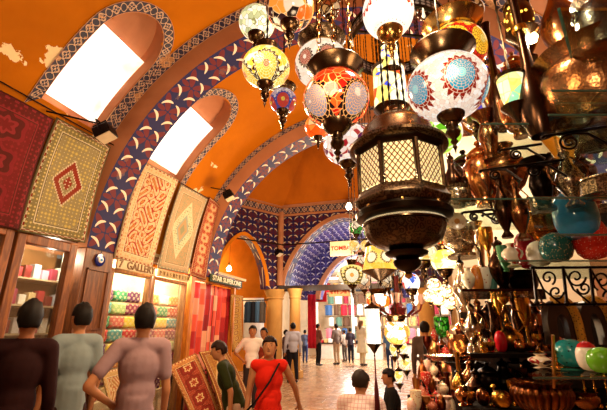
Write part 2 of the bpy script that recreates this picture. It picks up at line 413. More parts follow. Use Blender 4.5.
# spandrel wall over the second rib, seen from inside the crossing
mb=MB(); mb.grid(lambda u,v:cyl(180*u,7.16,RR+.02).lerp(Vector((-7+11.8*u,7.16,6.3 if 0.02<u<.98 else 2.6)),v),60,1); struct('wall_south',mb,M_cream)
# cornices
def band(p,q,z0,z1,off,num,mat):
    p=Vector((*p,0)); q=Vector((*q,0)); t=(q-p).normalized(); nr=Vector((t.y,-t.x,0)); nr=-nr if nr.y>0 else nr; L=(q-p).length
    mb=MB().grid(lambda u,v:p.lerp(q,u)+nr*off+Vector((0,0,z0+(z1-z0)*v)),1,1,lambda u,v:(L*u,v))
    struct('trim_%d'%num,mb,mat,smooth=False,recalc=False,solid=.05)
for k,(a,b) in enumerate((((-7.0,10.8),(-5.1,13.9)),((-5.1,13.9),(2.9,13.9)))):
    band(a,b,6.02,6.3,.06,60+k,scroll_band(.28)); band(a,b,6.3,6.4,.13,62+k,M_brown); band(a,b,5.94,6.02,.09,64+k,M_brown)
struct('trim_66',MB().tube([(-5.08,13.78,3.2),(-5.08,13.78,6.1)],.12,10),M_brown,label='corner shaft')
# street beyond the arch
mb=MB().grid(lambda u,v:Vector((-2.6-2.6*math.cos(PI*u),14.4+3.1*v,3.2+2.5*math.sin(PI*u))),40,1,lambda u,v:(3.1*v,u*8)); struct('ceiling_passage',mb,M_tile2)
A3=(2.7,1.75,2.95,2.0); W3=wallseg((-5.4,17.5),(3.6,17.5),2.95,6.0,[A3],'wall_passage',M_tile2,th=.5); archrim(*W3[:3],A3,.22,.1,70,M_pink)
struct('wall_street_end',MB().box((-1,26.4,2.6),(16,.2,5.4)),plaster('#e8ddc8','#cbb08a'))
struct('ceiling_street',MB().box((-1,22,5.2),(16,8.8,.1)),plaster('#e8ddc8','#cdb38c'))
struct('wall_street_west',MB().box((-8.8,20,2.6),(.2,13,5.4)),M_cream); struct('wall_street_east',MB().box((6.6,18,3.1),(.2,16,6.3)),M_cream)
struct('trim_71',MB().box((-2.5,13.86,3.08),(5.3,.16,.2)),wood('#3a2010','#180c05'),label='dark beam across the arch')
for k,z in enumerate((4.75,)): struct('trim_%d'%(72+k),MB().tube([(-7.1,11.0,z),(-5.0,13.6,z)],.025),metalm('#2a1c14',.5)); struct('trim_%d'%(74+k),MB().tube([(-5.0,13.7,z),(.3,13.7,z)],.025),metalm('#2a1c14',.5))
# columns
def column(p,r,h,label):
    t=thing('column',label,'column',p); mc=plaster('#d2a25c','#a87234')
    obj('shaft',MB().lathe([(r,.25),(r*.98,h-.35)],24),mc,t); obj('plinth',MB().box((0,0,.125),(r*2.5,r*2.5,.25)),mc,t,bevel=.02)
    obj('capital',MB().lathe([(r*1.02,h-.36),(r*1.15,h-.32),(r*1.05,h-.28),(r*1.15,h-.2),(r*1.42,h-.04),(r*1.45,h)],24),mc,t); return t
column((-5.3,13.9,0),.3,3.05,'thick ochre stone column at the corner where the two tiled walls meet'); column((-4.45,13.75,0),.2,3.05,'slimmer ochre column carrying the left foot of the big arch')
column((-6.95,11.0,0),.25,3.05,'ochre column at the street side of the small orange arch')
column((.15,14.2,0),.28,3.05,'ochre column carrying the right foot of the big arch')
# shop recess behind the small arch
struct('wall_recess',MB().add([(-9.6,11.5,0),(-6.2,17.2,0),(-6.2,17.2,6),(-9.6,11.5,6)],[(0,1,2,3)]),plaster('#e8922a','#c8701a'))
struct('ceiling_recess',MB().add([(-9.6,11.5,5.4),(-6.2,17.2,5.4),(-5.3,14.1,5.4),(-7.1,10.9,5.4)],[(0,1,2,3)]),plaster('#e09030','#c8701a'))
# right partition and street wall
struct('wall_partition',MB().box((1.25,5.3,2.1),(1.75,.08,4.2)),plaster('#fbeccc','#e8cfa0'))
struct('trim_80',MB().box((.37,5.2,1.9),(.07,.1,3.8)),wood('#c09050','#7a4c20'),label='pale wooden shop post')
# ---------------------------------------------------------------- light
w=bpy.data.worlds.new('sky'); SC.world=w; w.use_nodes=True; bg=w.node_tree.nodes['Background']; bg.inputs[0].default_value=(1,.93,.82,1); bg.inputs[1].default_value=.25
def light(p,e,c=(1,.72,.42),r=.08):
    l=bpy.data.lights.new('lamp_or_fill_light','POINT'); l.energy=e; l.color=c; l.shadow_soft_size=r; l.specular_factor=.5; o=bpy.data.objects.new('lamp_or_fill_light',l); COL.objects.link(o); o.location=p; return o
def area(p,tgt,e,s,c=(1,.9,.78),s2=None):
    l=bpy.data.lights.new('window_light','AREA'); l.energy=e; l.color=c; l.size=s
    if s2: l.shape='RECTANGLE'; l.size_y=s2
    o=bpy.data.objects.new('window_light',l); COL.objects.link(o); o.location=p; o.rotation_euler=(Vector(tgt)-Vector(p)).to_track_quat('-Z','Y').to_euler(); return o
SC.view_settings.exposure=.0
WARM=(1,.66,.36)
light((-2.2,5.6,3.2),170,WARM,.2); light((-1.6,2.6,3.0),150,WARM,.15); light((-1.5,9.8,4.2),500,(1,.68,.4),.3); light((-3,1.2,2.5),22,WARM,.15); light((-2.6,12.6,3.4),150,(1,.75,.5),.2)  # unseen fill points added to light the vault, lane and crossing; no fixtures
light((-7.2,13.4,4.2),130,(1,.6,.25),.1)
light((-2.2,15.8,4),160,(.95,.9,1),.2); light((-2,20.5,4.4),1300,(1,.95,.88),.4); light((-4,22.5,3),420,(1,.95,.88),.3); light((.6,22,3.),420,(1,.9,.8),.3)
area((-3.9,3.1,4.6),(-1.5,3.3,2),60,.8); area((-3.9,4.9,4.6),(-1.5,5,2),60,.8)
# ================================================================ LEFT SHOPS
M_fr=wood('#9a5a22','#5a2c0e'); M_fro=wood('#d98a24','#a85c12'); M_dark=wood('#3a2012','#1a0d06')
def YX(px,py,X=-4.08): p=atX(px,py,X); return p.y,p.z
def bars(name,label,rects,mat,cat='shop front',X=-4.08,d=.09,parts=('jamb',)):
    t=thing(name,label,cat,(X,rects[0][1][0],0))
    for k,(nm,(y0,y1,z0,z1)) in enumerate(rects):
        obj(nm,MB().box((0,(y0+y1)/2-rects[0][1][0],(z0+z1)/2),(d,y1-y0,z1-z0)),mat,t,bevel=.008)
    return t
y1=YX(33,250)[0]; y2=YX(45,250)[0]; y3=YX(75,262)[0]
def window(name,label,ya,yb,zb,zt,mat,w=.07,gl=True,rail=None,X=-4.08,cat='shop window'):
    t=thing(name,label,cat,(X,ya,0)); L=yb-ya
    for nm,c,d in (('jamb',(0,w/2,(zb+zt)/2),(.1,w,zt-zb)),('jamb',(0,L-w/2,(zb+zt)/2),(.1,w,zt-zb)),('head_rail',(0,L/2,zt-w/2),(.1,L-2*w,w)),('sill',(0,L/2,zb+w/2),(.14,L-2*w,w))):
        obj(nm,MB().box(c,d),mat,t,bevel=.008)
    if rail: obj('cross_rail',MB().box((0,L/2,rail),(.08,L-2*w,.06)),mat,t,bevel=.006)
    if gl: obj('pane',MB().box((-.01,L/2,(zb+zt)/2),(.006,L-2*w,zt-zb-2*w)),glass(),t,smooth=False)
    return t
window('shop_window','wooden framed shop window with a cross rail at the far left under the dark red carpet',2.35,2.86,.1,2.62,M_fr,.09,rail=1.9)
window('shop_window','narrow wooden shop window with lit shelves under the olive green carpet',2.90,3.66,.1,2.60,M_fr,.10)
window('shop_window','bright textile shop window below the lettered gallery board',4.27,5.12,.1,2.42,wood('#b07a48','#7a4a24'),.05)
window('shop_window','bright textile shop window between the gallery window and the orange doorway',5.16,6.1,.1,2.42,wood('#b07a48','#7a4a24'),.05)
for (ya,yb,m,l) in ((2.3,4.0,'#caa882','left'),(4.24,6.2,'#fff2dc','mid')):
    pass
# shop interiors: back panels, side panels
struct('wall_shop_back',MB().box((-4.95,3.2,1.35),(.05,1.9,2.7)),plaster('#b98a58','#7a4a28'))
struct('wall_shop_back_gallery',MB().box((-4.78,5.65,1.35),(.05,2.5,2.7)),plaster('#fff0d6','#ecd2a4'))
struct('wall_shop_side',MB().box((-4.55,4.32,1.35),(.8,.12,2.7)),M_cream); struct('wall_shop_divider',MB().box((-4.6,6.98,1.35),(.9,.12,2.7)),M_cream)
for k,(y,z,e) in enumerate(((3.6,2.45,28),(5.0,2.4,60),(6.1,2.4,70))):
    b=thing('spot_bulb',['small ceiling bulb inside the shop under the green carpet','small ceiling bulb behind the gallery sign','small ceiling bulb in the second bright window'][k],'bulb',(-4.4,y,2.62))
    obj('socket',MB().lathe([(.02,.0),(.025,.1)],10),metalm('#8a8a80'),b); obj('bulb_glass',MB().ball((0,0,-.03),.03),emit('#fff0cc',18),b); light((-4.38,y,2.5),e,(1,.86,.62),.05)
# sign boards
def text(s,size,mat,parent,loc,rot,ext=.006,name='lettering',sx=1):
    c=bpy.data.curves.new(name,'FONT'); c.body=s; c.size=size; c.extrude=ext; c.offset=size*.018; c.align_x='CENTER'; c.align_y='CENTER'
    o=bpy.data.objects.new(name,c); dg=bpy.context.evaluated_depsgraph_get(); COL.objects.link(o)
    dg.update(); me=bpy.data.meshes.new_from_object(o.evaluated_get(dg)); COL.objects.unlink(o); bpy.data.objects.remove(o)
    m=bpy.data.objects.new(name,me); COL.objects.link(m); me.materials.clear(); me.materials.append(mat); m.parent=parent; m.location=loc; m.rotation_euler=rot; m.scale=(sx,1,1); return m
RL=(PI/2,0,PI/2)
def glyph(t,c,h,k,m,side):   # one worn, unreadable raised letter
    c=Vector(c); w=h*.5; P=[[(-1,-1),(-1,1),(1,.2)],[(-1,1),(0,-1),(1,1)],[(-1,-1),(0,1),(1,-1)],[(1,1),(-1,.6),(1,-.4),(-1,-1)],[(-1,-1),(-1,1),(1,-1),(1,1)]][k%5]
    obj('letter',MB().tube([c+(Vector((0,x*w/2,y*h/2)) if side else Vector((x*w/2,0,y*h/2))) for x,y in P],h*.09,5),m,t)
def sign(label,yc,zc,L,H,s,size,bm,tm,X=-3.99,sx=1,rot=RL):
    t=thing('shop_sign',label,'sign',(X,yc,zc)); obj('board',MB().box((0,0,0),(.03,L,H)),bm,t,bevel=.004)
    if s: text(s,size,tm,t,(.02,0,0),rot,sx=sx)
    else:
        n=int(L/.085)
        for k in range(n): glyph(t,(.02,-L/2+.06+k*(L-.1)/(n-1),0),H*.6,k,tm,True)
    return t
gold=plain('#7a5414',.35)
sign('cream sign board lettered 7 GALLERY in gold above the first bright shop window',4.70,2.475,.82,.13,'7  GALLERY',.15,plain('#d9c7a0'),gold,sx=1.0)
sign('pale sign board with gold lettering above the second bright shop window',5.62,2.475,.88,.11,'',.125,plain('#b8a070'),gold,sx=1.15)
sign('dark green sign board lettered STAR SUPER.ONE over the red curtained doorway',7.52,2.60,1.45,.15,'STAR SUPER.ONE',.14,plain('#2c3a1c'),plain('#e9e2b0',.4),sx=1.2)
# orange framed doorway with red curtain
t=thing('doorway','orange wooden doorway frame around the red curtain','doorway',(-4.05,6.18,0))
for nm,c,d in (('jamb',(0,.06,1.3),(.12,.12,2.6)),('head_board',(-.02,1.05,2.60),(.08,2.1,.2)),('jamb',(0,1.78,1.25),(.1,.07,2.5))): obj(nm,MB().box(c,d),M_fro,t,bevel=.01)
M=Mat('patchwork_silk'); u,v=M.uv(); i=(u*9).fl(); j=(v*8+M.white(i,i*0)*3).fl(); h=M.white(i,j); g=M.white(j,i)
col=M.ramp(h,['#b01a20','#d23a2e','#a01828','#e0563c','#8f1420','#c92c34','#e88a6a']); ed=(((u*9).fr()-.5).abs()>.45); col=M.mix(ed,col,'#6a1014'); M_cur=M.done(M.mix((g>.8)*.5,col,'#f0c8a0'),.6)
o=obj('hanging_curtain',MB().grid(lambda u,v:Vector((-4.12+.018*math.sin(u*45)+.01*math.sin(v*9),6.32+1.62*u,2.42*v+.06)),80,10,lambda u,v:(u,v)),M_cur,solid=.006,label='red patchwork silk curtain hanging in the orange doorway',cat='curtain')
# hanging carpets: corners in place on the wall
def carpet_at(name,label,c4,mat,cat='carpet',bulge=.04,th=.012,nu=10,nv=18,group=None,wav=.012):
    tl,tr,br,bl=[Vector(p) for p in c4]; n=(tr-tl).cross(bl-tl).normalized(); n=n if n.x>0 else -n
    def f(u,v):
        p=(bl.lerp(br,u)).lerp(tl.lerp(tr,u),v); return p+n*(-bulge*math.sin(PI*v)+wav*math.sin(u*7+v*4))
    o=obj(name,MB().grid(f,nu,nv,lambda u,v:(u,v)),mat,solid=th,label=label,cat=cat,group=group); return o
def hang(px4,label,mat,xt=-3.80,xb=-4.0,**k):
    X=[xt,xt,xb,xb]; return carpet_at('hanging_carpet',label,[atX(p[0],p[1],x) for p,x in zip(px4,X)],mat,bulge=.05,**k)
hang([(-34,72),(54,119),(18,230),(-75,214)],'dark crimson carpet with a fine dark pattern, hanging at the far left',carpet('#6a0c1c','#520a16','#7c1426','#480a16','#86202e',3))
hang([(57,117),(111,147),(84,243),(17,231)],'olive green carpet with a red stepped hexagon medallion hanging beside the spotlight',carpet('#948c62','#7d7850','#c4b058','#8a2018','#d8d0b0',0,1.75))
hang([(144,161),(179,180),(151,268),(113,258)],'cream bordered carpet with large curling red palmettes, hanging above the gallery sign',carpet('#e2caa0','#e2cfa2','#c98a3a','#a8301c','#f0e0b8',1,2.0))
hang([(181,184),(208,199),(187,274),(157,268)],'pale sage carpet with a stretched diamond medallion, right of the red palmette carpet',carpet('#b9a078','#c0a886','#8f9a7a','#9ab0a0','#e4d6b0',2,2.1))
hang([(210,197),(220,206),(205,280),(189,275)],'narrow red banded carpet, last in the row before the leaf-painted rib',carpet('#a83a2a','#8a2a20','#d09a6a','#e0c090','#d8a880',3,3))
struct('trim_90',MB().tube([(-3.82,1.6,atX(57,116,-3.82).z),(-3.82,7.4,atX(181,180,-3.82).z)],.008),metalm('#2c1c12',.5),label='iron rail from which the carpets hang')
hang([(231,294),(243,296),(243,346),(232,352)],'tall yellow ochre carpet hung beside the red curtain',carpet('#b98a3c','#a8742a','#d8b060','#8a4a1c','#e0c888',3,4),xt=-4.0,xb=-4.0)
# leaning rugs in front
def lean(px4,label,mat,xt,xb): return carpet_at('leaning_rug',label,[atX(p[0],p[1],x) for p,x in zip(px4,[xt,xt,xb,xb])],mat,bulge=-.02)
lean([(168,366),(196,353),(226,428),(203,450)],'red rug with linked medallions leaning in front of the curtained doorway',carpet('#a8402a','#c98a4a','#7a1c18','#8f2420','#e6c88a',3,2.2),-3.7,-3.2)
lean([(199,352),(226,348),(250,402),(222,418)],'yellow ochre rug with a small allover pattern leaning right of the red rug',carpet('#b08238','#8a4a20','#8a3a1c','#c99a4a','#e0c080',2,2.2),-3.65,-3.15)
lean([(101,372),(124,367),(140,455),(118,470)],'cream floral rug leaning behind the man in the grey pink t-shirt',carpet('#dcc89a','#d0b070','#a88a4a','#b86a40','#f0e2bc',1,2),-3.8,-3.4)
for px,l in ((180,'low wooden easel behind the red rug'),(213,'low wooden easel behind the yellow rug'),(108,'low wooden easel behind the cream rug')):
    p=atX(px,366,-3.82); e=thing('rug_easel',l,'stand',(p.x,p.y,0)); 
    for s in (-1,1): obj('leg',MB().tube([(0,s*.18,p.z-.03),(-.05,s*.22,0)],.018),M_dark,e)
    obj('cross_bar',MB().tube([(0,-.25,p.z-.05),(0,.25,p.z-.05)],.02),M_dark,e)
# evil eye amulet
p=atX(100,260,-3.98); t=thing('evil_eye_amulet','round blue glass eye amulet hanging on the carved wooden pier','amulet',p)
R90=Matrix.Rotation(PI/2,3,'Y')
for nm,r,c,x in (('rim',.085,'#101a6a',0),('white_ring',.042,'#f0f0f0',.012),('pupil',.02,'#4a9ad8',.02)): obj(nm,MB().lathe([(r,0),(r*.9,.012),(0,.016)],20,c=(x,0,0),R=R90),plain(c,.15),t)
obj('cord',MB().tube([(0,0,.05),(0,0,.13)],.004),plain('#303030'),t)
# goods behind the panes
TX=['#c8302a','#e0802a','#e8c84a','#3a8a5a','#8a2a4a','#d8b070','#5a9a9a','#f0e0c0','#b04a1c','#6a2a5a','#d86a5a','#a8c07a']
def cushion(y,z,L,H,c,l,X=-4.6):
    m=Mat('woven_cushion'); u_,v_,w_=m.xyz(); k=(((v_*60).sin()*(w_*60).sin())>.3); mm=m.done(m.mix(k*.5,c,'#f0dcb0'),.8)
    mb=MB().box((0,0,0),(.12,L,H)); o=obj('folded_textile',mb,CUSH.setdefault(c,mm),label=l,cat='textile',loc=(X,y,z),bevel=.03,group='folded textiles in the bright shop windows'); return o
for k_,(y_,l_) in enumerate(((5.09,'gallery window'),(6.19,'second bright window'))): obj('display_plinth',MB().box((-4.6,y_,.315),(.22,.94,.63)),M_cream,label='low plinth under the textile stacks in the '+l_,cat='plinth',bevel=.01)
CUSH={}; CN={'#c8302a':'scarlet','#e0802a':'orange','#e8c84a':'yellow','#3a8a5a':'green','#8a2a4a':'wine red','#d8b070':'sand coloured','#5a9a9a':'teal','#f0e0c0':'ivory','#b04a1c':'rust brown','#6a2a5a':'plum','#d86a5a':'salmon','#a8c07a':'pale green'}
ordn=['lowest','second from the bottom','third from the bottom','fourth from the bottom','fifth from the bottom','sixth from the bottom','seventh from the bottom','topmost']
for wi,(y0,n,wn) in enumerate(((4.78,3,'gallery window'),(5.88,3,'second bright window'))):
    for i in range(n):
        for j in range(8):
            c=TX[(i*5+j*3+wi*4+(i*j)%3)%12]; cushion(y0+.31*i,.72+.2*j,.29,.18,c,f'{CN[c]} folded textile in the {wn}, {ordn[j]} of {["left","middle","right"][i]} stack')
# shelves with small boxes behind the narrow window
for j,z in enumerate((1.55,1.88,2.2)):
    t=obj('display_shelf',MB().box((-4.74,3.7,z),(.36,1.0,.02)),M_cream,label=['lowest','middle','upper'][j]+' display shelf behind the narrow wooden window',cat='shelf')
    for i in range(7):
        c=['#b8303a','#f0e8e0','#d8a8c8','#7a1c20','#e0c090','#a83a5a','#c8c0c8'][(i*3+j*2)%7]; cn={'#b8303a':'red','#f0e8e0':'white','#d8a8c8':'pink','#7a1c20':'maroon','#e0c090':'beige','#a83a5a':'raspberry','#c8c0c8':'grey'}[c]
        h=.12+.06*((i*7+j)%3)/2
        obj('gift_box',MB().box((-4.66,3.3+.12*i,z+.011+h/2),(.1,.09,h)),plain(c,.4),bevel=.005,label=f'{cn} gift box, number {i+1} from the left on the {["lowest","middle","upper"][j]} shelf behind the narrow window',cat='box',group='gift boxes behind the narrow window')
o=obj('folded_shawl',MB().grid(lambda u,v:Vector((-4.3+.02*math.sin(u*20),2.45+.35*u,2.0+.45*v)),16,6),plain('#e8dcc8',.8),solid=.01,label='white and green shawl hung in the far left shop window',cat='shawl')
obj('shawl_rod',MB().tube([(-4.28,2.36,2.46),(-4.28,2.9,2.46)],.008,6).tube([(-4.28,2.36,2.46),(-4.12,2.36,2.46)],.008,6),M_dark,label='thin rod carrying the shawl in the far left shop window',cat='rod')
o=obj('folded_shawl',MB().grid(lambda u,v:Vector((-4.25+.02*math.sin(u*17),2.55+.28*u,1.95+.3*v*(1-u*.5))),16,6),plain('#3a5a38',.8),solid=.01,label='dark green cloth hung in front of the white shawl',cat='cloth')
# spotlights
def spotlight(px,py,X,s,label,arm,aim=(0.3,.2,-1)):
    p=atX(px,py,X); t=thing('spotlight',label,'spotlight',p); R=Vector(aim).to_track_quat('-Z','Y').to_matrix(); m=metalm('#241c18',.45)
    obj('housing',MB().box((0,0,0),(.16*s,.16*s,.11*s),R),m,t,bevel=.01*s); obj('lens',MB().box(R@Vector((0,0,-.058*s)),(.14*s,.14*s,.01),R),plain('#bca98a',.1),t)
    for q in (-1,1): obj('cooling_fin',MB().box(R@Vector((q*.05*s,0,.07*s)),(.01,.14*s,.04*s),R),m,t)
    obj('bracket',MB().tube([R@Vector((-.095*s,0,0)),R@Vector((-.095*s,0,.11*s)),R@Vector((.095*s,0,.11*s)),R@Vector((.095*s,0,0))],.008*s,6),m,t)
    obj('arm',MB().tube([R@Vector((0,0,.11*s)),Vector(arm)],.011,6),m,t)
spotlight(105,133,-3.45,1.25,'black floodlight on a long arm above the olive green carpet',tuple(atX(46,111,-3.86)-atX(105,133,-3.45)),(.5,.1,-1))
spotlight(229,196,-3.2,1.1,'black floodlight on the second rib above the narrow red carpet',(-.45,.1,.25),(.5,.1,-1))
spotlight(279,253,-4.9,1.5,'black floodlight at the corner shaft of the crossing',(-.3,.5,.4),(.5,-.2,-1))
def bulb(p,label,r,s,c='#fff4dc',e=20,cord=.5):
    t=thing('light_bulb',label,'bulb',p); obj('bulb_glass',MB().lathe([(.0,-r),(r*.7,-r*.75),(r,0),(r*.75,r*.7),(r*.35,r*1.3),(r*.3,r*1.5)],14),emit(c,s),t); obj('socket',MB().lathe([(r*.4,r*1.4),(r*.45,r*2.2),(r*.2,r*2.5)],12),metalm('#7a5a2a'),t)
    obj('cord',MB().tube([(0,0,r*2.4),(0,0,r*2.4+cord)],.004,5),plain('#201810'),t)
    if e: light(Vector(p)+Vector((0,-r*1.6,-r*1.2)),e,(1,.85,.6),r)
    return t
bulb(atY(349,207,12.5),'bright white bulb hanging in front of the big tiled arch',.11,14,e=10,cord=3.5)
bulb(atY(229,269,12.0),'bright bulb glowing in the small orange arch',.09,14,c='#fff0b0',e=60,cord=1.2)
# suspended street signs
def street_sign(px0,px1,py0,py1,Y,s,label,bm,tm,size,ropes=.4):
    a=atY(px0,py0,Y); b=atY(px1,py1,Y); c=(a+b)/2; W=(b.x-a.x); H=abs(a.z-b.z)
    t=thing('hanging_sign',label,'sign',c); obj('board',MB().box((0,0,0),(W,.05,H)),bm,t,bevel=.005)
    if s: text(s,size,tm,t,(0,-.03,0),(PI/2,0,0))
    else:
        for k in range(7): glyph(t,(-W*.4+W*.133*k,-.03,0),H*.55,k*3+1,tm,False)
    for q in (-1,1): obj('hanger',MB().tube([(q*W*.4,0,H/2),(q*W*.4,0,H/2+ropes)],.008,5),M_dark,t)
street_sign(330,355,242,255,13.0,'TOMBAK','cream hanging sign lettered TOMBAK in red',plain('#e8cfa8'),plain('#b01810'),.2,.5)
street_sign(329,350,285,296,14.0,'','small tan sign with faded red letters under the oval star lamp',plain('#d09a68'),plain('#b03020'),.14,.1)
t=thing('banner','red banner with slanting white strokes hanging in the bright street','banner',atY(317,293,18.2)); W=.95; H=.85
obj('cloth',MB().box((0,0,0),(W,.02,H)),plain('#c01c24',.7),t)
for k in range(5): obj('stroke',MB().box((-.36+.17*k,-.014,-.02),(.07,.01,.6),Matrix.Rotation(.35,3,'Y')),plain('#f4ece4',.7),t)
obj('cord',MB().tube([(0,0,H/2),(0,0,H/2+1.4)],.01,5),M_dark,t)
# ================================================================ LAMPS
BR=metalm('#5c4630',.24); BRD=metalm('#302418',.28); GB=metalm('#b0884c',.22); BRE=metalm('#66503a',.28,'engraved')
def ceil_z(x): return ZC+math.sqrt(max(.01,RV**2-(x-XC)**2))-.04
@memo
def mosaic(cols,sc=22,grout='#2a140c',es=1.6,gw=.045,base=None,bt=.5,flow=None,fz=0,fr=(.0,.0)):
    # cut-glass tesserae; optional flowers around the belt: flow=(count, radius, centre, ring, tips)
    M=Mat('mosaic_glass'); x,y,z=M.xyz(); d,h,g=M.vor(sc); e=M.vor(sc,'DISTANCE_TO_EDGE')
    col=M.ramp(h,list(cols))
    if flow:
        n,rad,cc,cr,ct=flow; r=(x.sq()+y.sq()+.0001).sqrt(); a=y.at2(x)*(n/(2*PI)); fa=((a+fr[0]).fr()-.5)*(2*PI/n)*r; q=z-fz
        rr=(fa.sq()+q.sq()).sqrt()/rad; th=q.at2(fa); zz=((th*(8/PI)).fr()-.5).abs()*.5
        rings=((rr*9).fr()<.18).mx(((th*(8/PI)+(rr*4.5).fl()*.5).fr()<.14))
        col=M.mix(rr+zz*.9<1.15,col,ct); col=M.mix(rr<.78,col,cr); col=M.mix(rr<.25,col,cc); e2=(rr<1.0)*rings; col=M.mix(e2,col,grout)
        k=(rr<1)
        gg=(e<gw)*(1-k)
    else: gg=(e<gw)
    col=M.mix(gg,col,grout)
    return M.done(M.mix(.72,col,(0,0,0)),.15,emis=col,es=es*.72)
@memo
def fretwork(glow='#e8d090',c='#5a3a1c',sc=60,es=1.0):
    M=Mat('pierced_lattice'); x,y,z=M.xyz(); a=y.at2(x)*(sc*.23/1); u=a; w=z*sc
    k=(((u+w).fr()-.5).abs()>.36).mx(((u-w).fr()-.5).abs()>.36); n=M.noise(5,2)
    m=M.done(M.mix(k,glow,c),.4,metal=k,emis=M.mix(k,M.mix((n-.4).clamp()*2,glow,'#fff4d0'),(0,0,0)),es=es); return m
def oct_r(n): 
    def f(a,z):
        s=2*PI/n; b=(a%s)-s/2; return math.cos(s/2)/math.cos(b)
    return f
def chain(t,z0,z1,mat=None,real=False,x=0,y=0,r=.004,x1=None):
    mb=MB(); mat=mat or BRD; x1=x if x1 is None else x1
    if real:
        L=.022; n=int((z1-z0)/(L*1.5)); n=min(n,70)
        for k in range(n):
            f=k/max(1,n-1); c=Vector((x+(x1-x)*f,y,z0+(k+.5)*L*1.5)); pts=[]
            for q in range(8): a=2*PI*q/8; v=Vector((math.cos(a)*.008,0,math.sin(a)*L*.95)); v=v if k%2 else Vector((0,v.x,v.z)); pts.append(c+v)
            mb.tube(pts,.0028,4,True)
        mb.tube([(x1,y,z0+n*L*1.5),(x1,y,z1)],.003,5)
    else:
        n=int((z1-z0)/.05)*2+1; mb.tube([(x+(x1-x)*k/n,y,z0+(z1-z0)*k/n) for k in range(n+1)],[r*(1.7 if k%2 else .7) for k in range(n+1)],6)
    return obj('chain',mb,mat,t)
def globe_prof(r,sq=.85,n=14,a0=-75,a1=75): return [(r*math.cos(math.radians(a)),r*sq*math.sin(math.radians(a))) for a in [a0+(a1-a0)*k/n for k in range(n+1)]]
def lamp(px,py,rp,D,label,glassm,sq=.86,cap=.72,cup=.42,tip=1.0,chm=None,real=False,capm=None,cupm=None,name='mosaic_lamp',group='glass mosaic lamps hanging in the lane',rot=0,lit=0,caph=.42,tri=False):
    p=atD(px,py,D); r=rp*D/F*.97; t=thing(name,label,'lamp',p,rz=math.atan2(-p.x,p.y)+rot); capm=capm or BR; cupm=cupm or BR
    obj('glass_globe',MB().lathe(globe_prof(r,sq),32),glassm,t)
    zt=r*sq*.8; c=cap*r; ch=caph*r
    if cap: 
        obj('cap',MB().lathe([(c*.74,zt*.72),(c*.8,zt*.86),(c*.78,zt*.98),(c*.86,zt+ch*.35),(c*1.02,zt+ch*.8),(c*1.1,zt+ch*.95),(c*1.14,zt+ch*1.02),(c*1.12,zt+ch*1.12),(c*1.0,zt+ch*1.05),(c*.8,zt+ch*.6),(c*.3,zt+ch*.5),(.001,zt+ch*.5)],32),capm,t)
        obj('rim_bead',MB().lathe([(c*.8,zt*.93),(c*.87,zt*.97),(c*.8,zt*1.01),(c*.8,zt*.93)],28),GB,t)
    zb=-r*sq*.86; q=cup*r
    if cup:
        obj('finial_cup',MB().lathe([(q*.02,zb-q*1.1),(q*.3,zb-q*1.0),(q*.34,zb-q*.86),(q*.62,zb-q*.72),(q*.9,zb-q*.35),(q*.98,zb-q*.05),(q*.94,zb),(q*1.12,zb+q*.1),(q*1.14,zb+q*.2),(q*1.0,zb+q*.3)],24),cupm,t)
        z0=zb-q*1.05; k=q*tip
        obj('finial',MB().lathe([(.001,z0-k*1.75),(k*.06,z0-k*1.5),(k*.14,z0-k*1.35),(k*.08,z0-k*1.2),(k*.22,z0-k*1.0),(k*.12,z0-k*.85),(k*.35,z0-k*.6),(k*.42,z0-k*.4),(k*.3,z0-k*.15),(k*.36,z0)],18),cupm,t)
    H=ceil_z(p.x)-p.z if p.y<7 else 4.5-p.z
    if tri:
        for k in range(3):
            a=2*PI*k/3+.5; chain(t,zt+ch*.8,H,GB,real,c*.8*math.cos(a),c*.8*math.sin(a)*0+c*.5*math.sin(a),x1=.02*math.cos(a))
    else: chain(t,zt+ch*.5 if cap else zt,H,chm,real)
    if lit: light(p+Vector((0,-r*1.3,-r*.2)),lit,(1,.7,.4),r*.6)
    return t
W_='#fff2d8'
lamp(336,100,34,1.50,'red and grey crackled mosaic globe with dark brass collar, biggest of the left lamp cluster',mosaic(('#ff3a10','#f02a0c','#ff5a1c','#d81c10'),30,'#ffb060',1.3,.03,flow=(4,.067,'#8a8690','#8f8a96','#140e10'),fz=-.045,fr=(0,0)),.9,.78,.46,1.1,real=True,tri=True,lit=6)
lamp(447,88,40,1.50,'white mosaic globe with turquoise and dark red daisies, largest lamp of the upper middle',mosaic(('#fbeede','#f4dcc8','#fff6ea','#f8e2cc'),70,'#d8b8a0',1.15,.03,flow=(5,.066,'#50c8d0','#1c90b0','#8a1c10'),fz=-.035,fr=(.44,0)),.85,.74,.36,1.2,lit=5)
lamp(257,23,18.5,2.15,'pale greenish white globe speckled with tiny tesserae, upper left of the cluster',mosaic(('#fff8e0','#fdf4d2','#f4f0b0','#fff8ea','#c8c890'),34,'#9a9458',1.4,.03),.95,0,.5,.9)
lamp(290,8,25,1.62,'orange globe with black and crimson chips at the top edge of the cluster',mosaic(('#ff6a1c','#ff9a3a','#1c1010','#a8141c','#f8d8b8','#30181c'),26,'#f8c890',1.2,.02),.9,0,.42,1.2)
lamp(266,68,24.5,1.8,'yellow mosaic globe with a black dotted sunflower, lowest left of the big globes',mosaic(('#ffd040','#ffe070','#fff0c0','#ffc840'),34,'#fff0b0',1.35,.02,flow=(4,.062,'#c83010','#ffc030','#3a1408'),fz=-.045,fr=(.5,0)),.84,.42,.38,1.2,lit=4)
lamp(283,101,14,2.2,'small pale globe with a red and blue daisy under a brass collar',mosaic(('#e8dce0','#c8b0b8','#a890a0','#f0e0d0'),60,'#7a4a50',.9,.03,flow=(5,.045,'#ffd040','#d83a20','#304a9a'),fz=-.03,fr=(.75,0)),.95,.85,.5,1.4)
